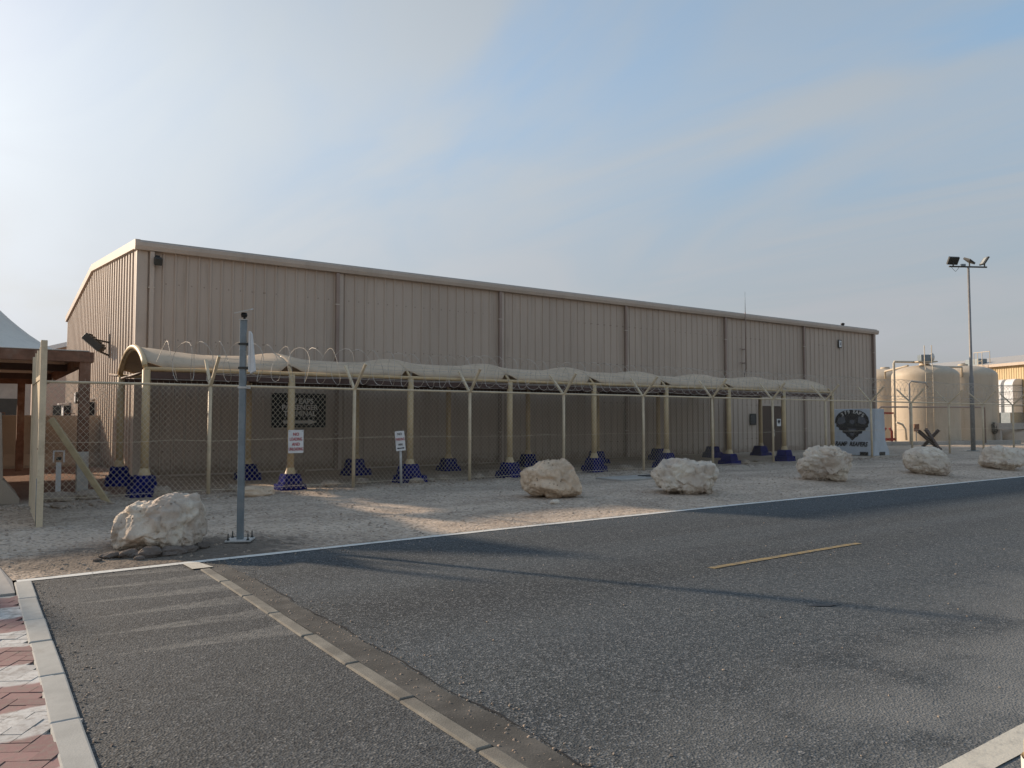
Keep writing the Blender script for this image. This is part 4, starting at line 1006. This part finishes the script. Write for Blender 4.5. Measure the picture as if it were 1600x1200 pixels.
# ------------------------------------------------------------------ painted barrier
t = empty('concrete_barrier', (30.0, 17.15, gz(30, 17.2)), 0, 'white concrete barrier painted with a black winged emblem behind the fence', 'barrier')
pr = [(-.10, 0, 0), (1.10, 0, 0), (1.06, 0, .20), (.80, 0, .62), (.74, 0, 1.92), (.06, 0, 1.92), (.03, 0, .62), (-.06, 0, .20)]
b = MB()
b.prism(pr, (0, 0, 0), (0, 1.95, 0)); b.build('body', 'wallwhite', t, local=True, bevel=.02)
for yy in (.42, 1.45):
    b = MB(); b.box((-.075, yy, .085), (.09, .34, .13)); b.build('lifting_slot', 'black', t, local=True)
b = MB(); b.box((.52, -.004, .085), (.42, .02, .14)); b.build('lifting_slot', 'black', t, local=True)
def facep(y, z): 
    """point on the painted -X face; y from the left as read (+Y is left)"""
    x = .03 + (.06 - .03) * (z - .62) / 1.3
    return Vector((x - .004, y, z))
def facepoly(pts, mat, name, off=0.0):
    b = MB(); b.add([facep(1.95 - y, z) - Vector((off, 0, 0)) for y, z in pts], [tuple(range(len(pts)))]); b.build(name, mat, t, local=True)
wing = [(.16, 1.35), (.20, 1.56), (.34, 1.74), (.58, 1.85), (.95, 1.89), (1.30, 1.85), (1.52, 1.74), (1.66, 1.56), (1.70, 1.36), (1.64, 1.26), (1.66, 1.18), (1.54, 1.12), (1.53, 1.02), (1.40, 1.0), (1.38, .90), (1.24, .88), (1.20, .78), (1.10, .74), (.95, .60),
        (.80, .74), (.70, .78), (.66, .88), (.52, .92), (.50, 1.02), (.36, 1.04), (.34, 1.14), (.22, 1.18), (.24, 1.28)]
facepoly(wing, 'ink', 'emblem')
facepoly([(.26, 1.36), (.34, 1.55), (.60, 1.62), (.66, 1.36), (.52, 1.30), (.34, 1.28)], 'inkgrey', 'emblem_wing', .003)
facepoly([(1.24, 1.62), (1.50, 1.55), (1.58, 1.36), (1.50, 1.28), (1.34, 1.30), (1.20, 1.36)], 'inkgrey', 'emblem_wing', .003)
facepoly([(.76, 1.10), (1.14, 1.10), (1.08, .98), (.82, .98)], 'inkgrey', 'emblem_banner', .003)
facepoly([(.84, .92), (1.06, .92), (1.00, .80), (.90, .80)], 'inkgrey', 'emblem_tip', .003)
facepoly([(.86, 1.46), (1.04, 1.46), (1.06, 1.36), (.98, 1.28), (.92, 1.28), (.84, 1.36)], 'inkgrey', 'emblem_face', .003)
FR = (R_(90), 0, R_(-90))
for ch, yy, zz, tl_ in (('3', .52, 1.68, 34), ('7', .66, 1.755, 22), ('9', .80, 1.79, 12), ('E', 1.04, 1.80, -8), ('A', 1.17, 1.775, -16), ('P', 1.30, 1.725, -26), ('S', 1.42, 1.65, -36)):
    p = facep(1.95 - yy, zz); o = text_part(ch, .20, 'signtext', t, (p.x - .006, p.y, p.z), (0, 0, 0), bold=.006)
    o.rotation_euler = (Matrix.Rotation(R_(-90), 3, 'Z') @ Matrix.Rotation(R_(90), 3, 'X') @ Matrix.Rotation(R_(tl_), 3, 'Z')).to_euler()
for s, yy in (('RAMP', .46), ('REAPERS', 1.24)):
    p = facep(1.95 - yy, .44); text_part(s, .26 if s == 'RAMP' else .26, 'ink', t, (-.035, p.y, .455), FR, shear=.35, xs=.80 if s == 'RAMP' else .78, bold=.008)

# crossed rusty beams (anti-vehicle hedgehog)
t = empty('hedgehog', (35.6, 17.75, gz(35.6, 17.7)), R_(20), 'crossed rusty steel beams standing on the gravel behind the fence', 'obstacle')
def ibeam(a, c, w=.12):
    b = MB(); a, c = Vector(a), Vector(c); d = (c - a).normalized(); s = d.cross(Vector((0, 0, 1))).normalized(); u = s.cross(d)
    for o in (-1, 1): b.bar(a + u * o * w * .45, c + u * o * w * .45, w, .018, up=u)
    b.bar(a, c, .018, w * .86, up=u); return b
o = ibeam((-.85, .35, .98), (.75, -.35, .08)); o.build('beam', 'rust', t, local=True)
o = ibeam((.25, .50, .04), (.62, -.30, 1.02)); o.build('beam', 'rust', t, local=True)
o = ibeam((-.35, -.45, .04), (.30, .20, 1.06)); o.build('beam', 'rust', t, local=True)
for o in t.children:
    o.data.materials.clear(); o.data.materials.append(M['darksteel'])

# ------------------------------------------------------------------ shade tent and barriers at the left
TX0, TX1, TY0, TY1, TZ = -9.2, 1.86, 17.3, 29.2, 2.98
tn = empty('shade_tent', (TX1, TY0, 0), 0, 'grey-white peaked tent roof on rusty steel frame at the left', 'tent')
N = 30
for mx_ in (0, 1):
    for my_ in (0, 1):
        ax0 = TX0 + (TX1 - TX0) * mx_ / 2; ay0 = TY0 + (TY1 - TY0) * my_ / 2; vs = []
        for i in range(N + 1):
            for j in range(N + 1):
                u, v = i / N * 2 - 1, j / N * 2 - 1
                q = 1 - (abs(u) ** 3.2 + abs(v) ** 3.2) ** (1 / 3.2); q = max(0.0, q)
                z = TZ + .03 + 2.75 * q ** 1.55 - .10 * (1 - max(abs(u), abs(v))) * (1 - q)
                vs.append((ax0 + (TX1 - TX0) / 2 * i / N, ay0 + (TY1 - TY0) / 2 * j / N, z))
        fs = [(i * (N + 1) + j, (i + 1) * (N + 1) + j, (i + 1) * (N + 1) + j + 1, i * (N + 1) + j + 1) for i in range(N) for j in range(N)]
        b = MB(); b.add(vs, fs, True); o = b.build('fabric_roof', 'tentwhite', tn); sm = o.modifiers.new('thickness', 'SOLIDIFY'); sm.thickness = .015
for (xa, ya, xb, yb) in ((TX0, TY0, TX1, TY0), (TX1, TY0, TX1, TY1), (TX0, TY1, TX1, TY1), (TX0, TY0, TX0, TY1)):
    b = MB(); b.bar((xa, ya, TZ - .10), (xb, yb, TZ - .10), .14, .20); b.build('beam', 'rust', tn)
b = MB(); b.bar((TX0, 21.0, TZ - .12), (TX1, 21.0, TZ - .12), .10, .16); b.build('cross_beam', 'darksteel', tn)
b = MB(); b.bar((TX0, 25.5, TZ - .12), (TX1, 25.5, TZ - .12), .10, .16); b.build('cross_beam', 'darksteel', tn)
for x, y in ((TX1 - .08, TY0 + .05), (TX1 - .7, 27.6), (TX1 - .08, TY1), (TX0, TY0), (TX0, TY1), (-4.2, TY0)):
    b = MB(); b.box((x, y, 1.95), (.19, .19, 1.95)); po = b.build('post', 'rust', tn, bevel=.01)
    b = MB(); b.box((x, y, .50), (.205, .205, 1.02)); b.build('painted_foot', 'duststeel' if y < 20 else 'rust', po, bevel=.01)
# compound barriers
def jersey(x, y, rz, L, H, label, mat='tanconc'):
    t = empty('concrete_barrier', (x, y, gz(x, max(y, 9.9)) if y < 40 else .1), rz, label, 'barrier')
    p = [(0, -.42, 0), (0, .42, 0), (0, .42, .10), (0, .16, .45), (0, .11, H), (0, -.11, H), (0, -.16, .45), (0, -.42, .10)]
    b = MB(); b.prism(p, (0, 0, 0), (L, 0, 0)); b.build('body', mat, t, local=True, bevel=.015)
    b = MB(); b.tube([(L * .5 - .15, 0, H - .01), (L * .5 - .15, 0, H + .07), (L * .5 + .15, 0, H + .07), (L * .5 + .15, 0, H - .01)], .012, 6); b.build('lifting_loop', 'rust', t, local=True)
    return t
jersey(.30, 16.55, R_(90), 2.0, 1.66, 'tan concrete barrier with flared foot just left of the open gate leaf')
for i in range(4):
    jersey(-4.2 + i * 1.95, 29.4, 0, 1.92, 1.70, ['far tan barrier deep under the tent, leftmost of its row', 'far tan barrier under the tent, second of its row', 'far tan barrier under the tent, third of its row', 'far tan barrier nearest the hall gable, rightmost of its row'][i])
# small building seen past the gable
t = empty('far_building', (3.45, 56, 0), 0, 'distant pinkish building with a pale roof edge past the hall gable', 'building')
b = MB(); b.prism([(0, 0, 0), (9, 0, 0), (9, 0, 5.9), (4.5, 0, 7.3), (0, 0, 5.9)], (0, 0, 0), (0, 14, 0)); b.build('wall', 'pinkwall', t, local=True)
b = MB(); b.prism([(-.4, 0, 5.80), (4.5, 0, 7.34), (9.4, 0, 5.80), (9.4, 0, 5.98), (4.5, 0, 7.52), (-.4, 0, 5.98)], (0, -.3, 0), (0, 14.3, 0)); b.build('roof', 'roofmetal', t, local=True)
b = MB(); b.prism([(-.4, 0, 5.72), (4.5, 0, 7.26), (4.5, 0, 7.54), (-.4, 0, 6.0)], (0, -.42, 0), (0, -.31, 0)); b.build('rake_trim', 'white', t, local=True)
b = MB(); b.box((1.0, -.03, 2.0), (.8, .06, 1.0)); w_ = b.build('window', 'charcoal', t, local=True)
b = MB(); b.box((1.0, -.06, 1.47), (.9, .12, .06)); b.build('sill', 'white', w_, local=True)

t = empty('low_building', (-22, 47, 0), 0, 'pale low flat-roofed building seen under the tent roof', 'building')
b = MB(); b.box((12.2, 3, 1.9), (24.4, 6, 3.8)); b.build('wall', 'concrete', t, local=True)
b = MB(); b.box((12.2, 3, 3.92), (25, 6.6, .22)); b.build('roof_slab', 'tanconc', t, local=True)
for xx in (19.5, 21.6, 23.4):
    b = MB(); b.box((xx, -.03, 2.2), (.9, .08, 1.0)); w_ = b.build('window', 'charcoal', t, local=True)
    b = MB(); b.box((xx, -.08, 1.66), (1.05, .16, .07)); b.build('sill', 'white', w_, local=True)
# ------------------------------------------------------------------ light masts
def mast(x, y, h, rz, label, n=3):
    t = empty('light_mast', (x, y, .02), rz, label, 'light mast')
    b = MB(); b.tube([(0, 0, 0), (0, 0, h * .40), (0, 0, h * .41), (0, 0, h)], [.11, .105, .075, .055], 12); b.build('pole', 'mastgrey', t, local=True)
    b = MB(); b.box((0, 0, .02), (.4, .4, .05)); b.build('base_plate', 'galv', t, local=True)
    b = MB(); b.bar((-1.02, 0, h), (.98, 0, h - .02), .07, .07); b.build('crossarm', 'charcoal', t, local=True)
    b = MB(); b.box((-.28, 0, h + .08), (.22, .12, .10)); b.build('junction_box', 'galv', t, local=True)
    for xx, rm, sz in ((-.80, Matrix.Rotation(R_(-55), 3, 'X') @ Matrix.Rotation(R_(4), 3, 'Y'), (.52, .40, .12)), (.06, Matrix.Rotation(R_(25), 3, 'Z') @ Matrix.Rotation(R_(20), 3, 'Y') @ Matrix.Rotation(R_(25), 3, 'X'), (.46, .40, .10)), (.86, Matrix.Rotation(R_(-55), 3, 'Y'), (.46, .40, .07))):
        c = Vector((xx, 0, h + .30))
        b = MB(); b.box(c, sz, rm); b.bar((xx, 0, h), (xx, 0, h + .26), .05, .05); hd = b.build('flood_head', 'charcoal', t, local=True)
        b = MB(); b.box(c + rm @ Vector((0, .03, sz[2] / 2 + .006)), (sz[0] * .88, sz[1] * .6, .012), rm); b.build('lens', 'lens', hd, local=True)
    b = MB(); b.tube([(-.9, 0, h - .03), (-.75, 0, h - .2), (-.68, 0, h - .26), (-.55, 0, h - .12), (-.5, 0, h - .03)], .010, 5, cap=False); b.build('cable', 'charcoal', t, local=True)
    return t
mast(41.62, 18.6, 9.45, R_(-32), 'tall thin light mast with three flood heads by the tanks')

# ------------------------------------------------------------------ tank yard at the right
KD = 1.24                      # yard distance
def rr2(d, px): 
    d = d * KD
    r = (px - 800) / 1200 * d; return FW * d + RT * r
def tank(c, rad, h, label, z0=.04, n=44):
    t = empty('water_tank', (c.x, c.y, 0), 0, label, 'tank', 'water tanks')
    pr = [(rad, z0)]
    hs = h - rad * .36
    for q in (.02, .04, .325, .33, .34, .35, .355, .655, .66, .67, .68, .685, .95, .98):
        pr.append((rad + (.014 if q in (.34, .67) else 0), z0 + (hs - z0) * q))
    pr += [(rad * math.cos(a) ** .8 if a < 1.5 else .25, hs + (h - hs) * math.sin(a)) for a in [0.1 * k for k in range(1, 15)]]
    b = MB(); b.lathe(pr, n); b.build('shell', 'tank', t, local=True)
    b = MB(); b.lathe([(.34, h - .06), (.34, h + .10), (.30, h + .14)], 20); b.build('hatch', 'tank', t, local=True)
    b = MB(); b.lathe([(rad + .25, -.05), (rad + .25, z0)], 40); b.build('plinth', 'concrete', t, local=True)
    return t
c1 = rr2(42, 1446); t1 = tank(c1, 1.66 * KD, 5.30, 'nearest cream water tank with ladder and top platform')
c0 = rr2(47.5, 1384); t0 = tank(c0, 1.72 * KD, 5.50, 'cream water tank half hidden behind the hall corner')
c2 = rr2(46.0, 1506); t2 = tank(c2, 1.78 * KD, 5.60, 'cream water tank behind the light mast')
def ladder(t, c, rad, h, px_ang, top):
    d = Vector((math.cos(px_ang), math.sin(px_ang), 0)); s = Vector((-d.y, d.x, 0)); p = d * (rad + .16)
    b = MB()
    for q in (-.21, .21): b.tube([p + s * q + Vector((0, 0, .35)), p + s * q + Vector((0, 0, h - .3)), p * .82 + s * q + Vector((0, 0, h + .1)), p * .82 + s * q + Vector((0, 0, top))], .028, 6)
    b.build('ladder_rails', 'pipe', t, local=True)
    for i in range(int((h - .6) / .32)):
        b = MB(); b.tube([p + s * -.21 + Vector((0, 0, .5 + i * .32)), p + s * .21 + Vector((0, 0, .5 + i * .32))], .016, 6); b.build('rung', 'pipe', t, local=True)
back = math.atan2(-c1.y, -c1.x)
ladder(t1, c1, 1.66 * KD, 5.25, back + .12, 6.5)
b = MB(); b.box((-.75, -.40, 5.48), (1.3, .8, .07), R_(-35)); b.build('platform', 'pipe', t1, local=True)
b = MB(); b.box((-.72, -.36, 5.74), (.70, .50, .44), R_(-35)); b.build('motor_box', 'galv', t1, local=True, bevel=.04)
b = MB(); b.lathe([(.0, -.05), (.26, -.05), (.26, .05), (.0, .05)], 18); b.v = [Matrix.Rotation(R_(90), 3, 'X') @ v + Vector((-.40, -.70, 5.80)) for v in b.v]; b.build('fan_drum', 'galvlight', t1, local=True)
# pipes round the tanks
def pipe(name, pts, r, mat, label, cat='pipe'):
    b = MB(); b.tube(pts, r, 10); return tag(b.build(name, mat), label, cat)
a = rr2(41, 1398); e = c1 + Vector((-.3, 0, 0))
pipe('overflow_pipe', [(a.x, a.y, .1), (a.x, a.y, 5.36), (a.x + .05, a.y - .02, 5.46), (e.x, e.y, 5.50)], .075, 'pipe', 'cream riser pipe up the left side of the nearest tank')
a = rr2(45.5, 1384); e = rr2(42.3, 1420)
pipe('overflow_pipe', [(a.x, a.y, 4.6), (a.x, a.y, 5.16), (e.x, e.y, 5.30)], .07, 'pipe', 'cream bent pipe joining the hidden tank to the nearest tank')
a = rr2(44.5, 1504); e = rr2(42.5, 1460)
pipe('overflow_pipe', [(a.x, a.y, 4.7), (a.x, a.y, 5.40), (e.x, e.y, 5.24)], .07, 'pipe', 'cream sloping pipe from the nearest tank to the one behind mast')
a = rr2(38.5, 1421)
pipe('vent_pipe', [(a.x, a.y, .1), (a.x, a.y, 3.85), (a.x + .08, a.y - .08, 4.02), (a.x + .8, a.y - .6, 3.90), (a.x + .95, a.y - .7, 3.65)], .06, 'duststeel', 'hooked vent pipe in front of the nearest tank')
a = rr2(38.0, 1374); e = rr2(40.5, 1538)
pipe('yard_rail', [(a.x, a.y, .1), (a.x, a.y, 2.28), (a.x + .1, a.y, 2.40), (e.x, e.y, 2.42), (e.x + .03, e.y, 2.28), (e.x + .03, e.y, .1)], .05, 'spout', 'dark horizontal pipe rail crossing in front of the tanks')
a = rr2(40.0, 1400)
pipe('hose_pipe', [(a.x, a.y, 1.45), (a.x + .35, a.y - .2, 1.30), (a.x + .5, a.y - .3, 1.0), (a.x + .55, a.y - .33, .3)], .07, 'pipe', 'short curved hose pipe at the foot of the nearest tank')
t = empty('electrical_panel', tuple(rr2(39.8, 1431)) [:2] + (.75,), R_(-35), 'small brown electrical panel on a stand before the nearest tank', 'panel')
b = MB(); b.box((0, 0, .35), (.30, .14, .48)); b.build('cabinet', 'rust', t, local=True, bevel=.01); b = MB(); b.tube([(0, .05, -.75), (0, .05, .2)], .03, 6); b.build('stand', 'galv', t, local=True)
t = empty('valve_set', tuple(rr2(41, 1386))[:2] + (.1,), R_(-35), 'red pipe valves between the barrier and the tanks', 'valve')
for q in (-.28, .28):
    b = MB(); b.tube([(q, 0, 0), (q, 0, .75), (q * .4, 0, .95)], .08, 8); b.build('valve_body', 'redpaint', t, local=True)
b = MB(); b.tube([(-.5, 0, .22), (.5, 0, .22)], .09, 8); b.build('manifold', 'redpaint', t, local=True)
b = MB(); b.box((.1, .2, 1.95), (1.0, .12, .12)); b.tube([(-.3, .2, 0), (-.3, .2, 1.9)], .03, 6); b.build('red_bar', 'redpaint', t, local=True)
p = rr2(44.3, 1555)
t = empty('tank_flange', (p.x, p.y, 1.0), math.atan2(RT.y, RT.x), 'round black flange on the side of the tank behind mast', 'flange')
b = MB(); b.lathe([(.30, 0), (.30, .10), (.42, .10), (.42, .2), (.1, .22)], 20); b.v = [Matrix.Rotation(R_(90), 3, 'Y') @ v for v in b.v]; b.v = [v + Vector((-.30, 0, 0)) for v in b.v]; b.build('ring', 'charcoal', t, local=True)
# low kerb wall round the tank yard
a, e = rr2(38.6, 1372), rr2(41.5, 1590)
b = MB(); b.bar((a.x, a.y, .12), (e.x, e.y, .12), .35, .26); tag(b.build('yard_kerb', 'concrete', bevel=.02), 'low concrete kerb wall in front of the tanks', 'kerb wall')

# yellow building beyond the tanks
o_ = rr2(52, 1600); dv = Vector((.415, .91, 0)).normalized(); ang = math.atan2(dv.y, dv.x)
YB0 = o_ - dv * 8; YL = 40.0; YH = 6.35
yb = empty('yellow_building', (YB0.x, YB0.y, 0), ang, 'sunlit yellow metal building beyond the tanks at the right', 'building')
b = MB(); b.box((YL / 2, -5.1, YH / 2), (YL, 9.9, YH)); b.build('wall_core', 'yellowclad', yb, local=True)
first = None
for i in range(40):
    if first is None:
        pr = panel_profile(1.0, 4); vs = []
        for s, o in pr: vs += [(s, o, .05), (s, o, YH)]
        q = MB(); q.add(vs, [(2 * k + 2, 2 * k, 2 * k + 1, 2 * k + 3) for k in range(len(pr) - 1)]); first = q.build('wall_panel', 'yellowclad', yb, local=True)
    else: inst(first, yb, loc=(i * 1.0, 0, 0))
b = MB(); b.prism([(0, .35, YH), (0, .35, YH + .07), (0, -5, YH + 1.2), (0, -10.3, YH + .07), (0, -10.3, YH)], (-.3, 0, 0), (YL + .3, 0, 0)); b.build('roof', 'roofmetal', yb, local=True)
b = MB(); b.box((YL / 2, .38, YH - .02), (YL + .6, .10, .24)); b.build('eave_trim', 'trim', yb, local=True)
def along(px, d0):  # distance along the wall seen at a given bearing
    ax = (px - 800) / 1200; dirv = FW + RT * ax
    det = dirv.x * (-dv.y) + dirv.y * dv.x
    s = (dirv.x * YB0.y - dirv.y * YB0.x) / (dirv.y * dv.x - dirv.x * dv.y)
    return s
for i, px0 in enumerate((1573, 1592)):
    s = along(px0, 0)
    t = empty('air_duct', (YB0.x + dv.x * s, YB0.y + dv.y * s, 0), ang, ['silver looped air duct on the yellow building, left of the pair', 'silver looped air duct on the yellow building, right of the pair'][i], 'duct')
    pf = [(0, .06, 2.2), (0, 1.0, 2.2), (0, 1.0, 4.5)] + [(0, .5 + .5 * math.cos(a), 4.5 + .55 * math.sin(a)) for a in [.2 * k for k in range(1, 8)]] + [(0, .06, 5.05)]
    b = MB(); b.prism([(0, p_[1], p_[2]) for p_ in pf], (-.46, 0, 0), (.46, 0, 0)); b.build('duct_run', 'duct', t, local=True, bevel=.03)
    for zz in (2.75, 3.35, 3.95, 4.5):
        b = MB(); b.box((0, .53, zz), (.96, 1.0, .05)); b.build('band', 'galv', t, local=True)
    b = MB(); b.box((0, .7, 1.75), (1.0, 1.3, .9)); b.build('fan_box', 'galv', t, local=True, bevel=.02)
    b = MB(); b.box((0, .7, .64), (.95, 1.1, 1.28)); b.build('plinth', 'concrete', t, local=True)
s = along(1512, 0); t = empty('roof_unit', (YB0.x + dv.x * s + .7, YB0.y + dv.y * s - .5, YH + .25), ang, 'grey box unit on the yellow building roof', 'roof unit')
b = MB(); b.box((0, 0, .25), (1.6, .9, .6)); b.build('case', 'galv', t, local=True, bevel=.02); b = MB(); b.box((1.3, 0, .12), (.5, .4, .35)); b.build('side_box', 'charcoal', t, local=True)
s = along(1545, 0); t = empty('roof_ladder', (YB0.x + dv.x * s - .45, YB0.y + dv.y * s + .2, .2), ang, 'cage-topped ladder up the wall of the yellow building', 'ladder')
for q in (-.25, .25):
    b = MB(); b.tube([(q, .3, 0), (q, .3, YH + 1.0)], .03, 6); b.build('rail', 'pipe', t, local=True)
for q in range(22):
    b = MB(); b.tube([(-.25, .3, .3 + q * .3), (.25, .3, .3 + q * .3)], .015, 5); b.build('rung', 'pipe', t, local=True)
b = MB(); b.tube([(-.9, .1, YH), (-.9, .1, YH + 1.05), (.9, .1, YH + 1.05), (.9, .1, YH)], .03, 6); b.build('guard_rail', 'pipe', t, local=True)
# sand heap and low wall at the far right
p = rr2(46, 1598); vs = []
for v in ICO3[0]:
    q = Vector((v.x * 3.2, v.y * 1.8, max(-.1, v.z) * 1.2)); q *= 1 + .22 * noise.noise(v * 2.1 + Vector((4, 1, 7))); vs.append(q + Vector((p.x, p.y, .0)))
b = MB(); b.add(vs, ICO3[1], True); tag(b.build('sand_heap', 'sand'), 'pale heap of sand below the silver ducts', 'heap')
a, e = rr2(44, 1556), rr2(46, 1680)
b = MB(); b.bar((a.x, a.y, 1.15), (e.x, e.y, 1.15), .30, .45); b.bar((a.x + .2, a.y, .5), (a.x + .5, a.y, .5), .3, 1.0)
tag(b.build('pipe_duct_beam', 'concrete', bevel=.02), 'grey concrete beam running right from the tank flange', 'beam')
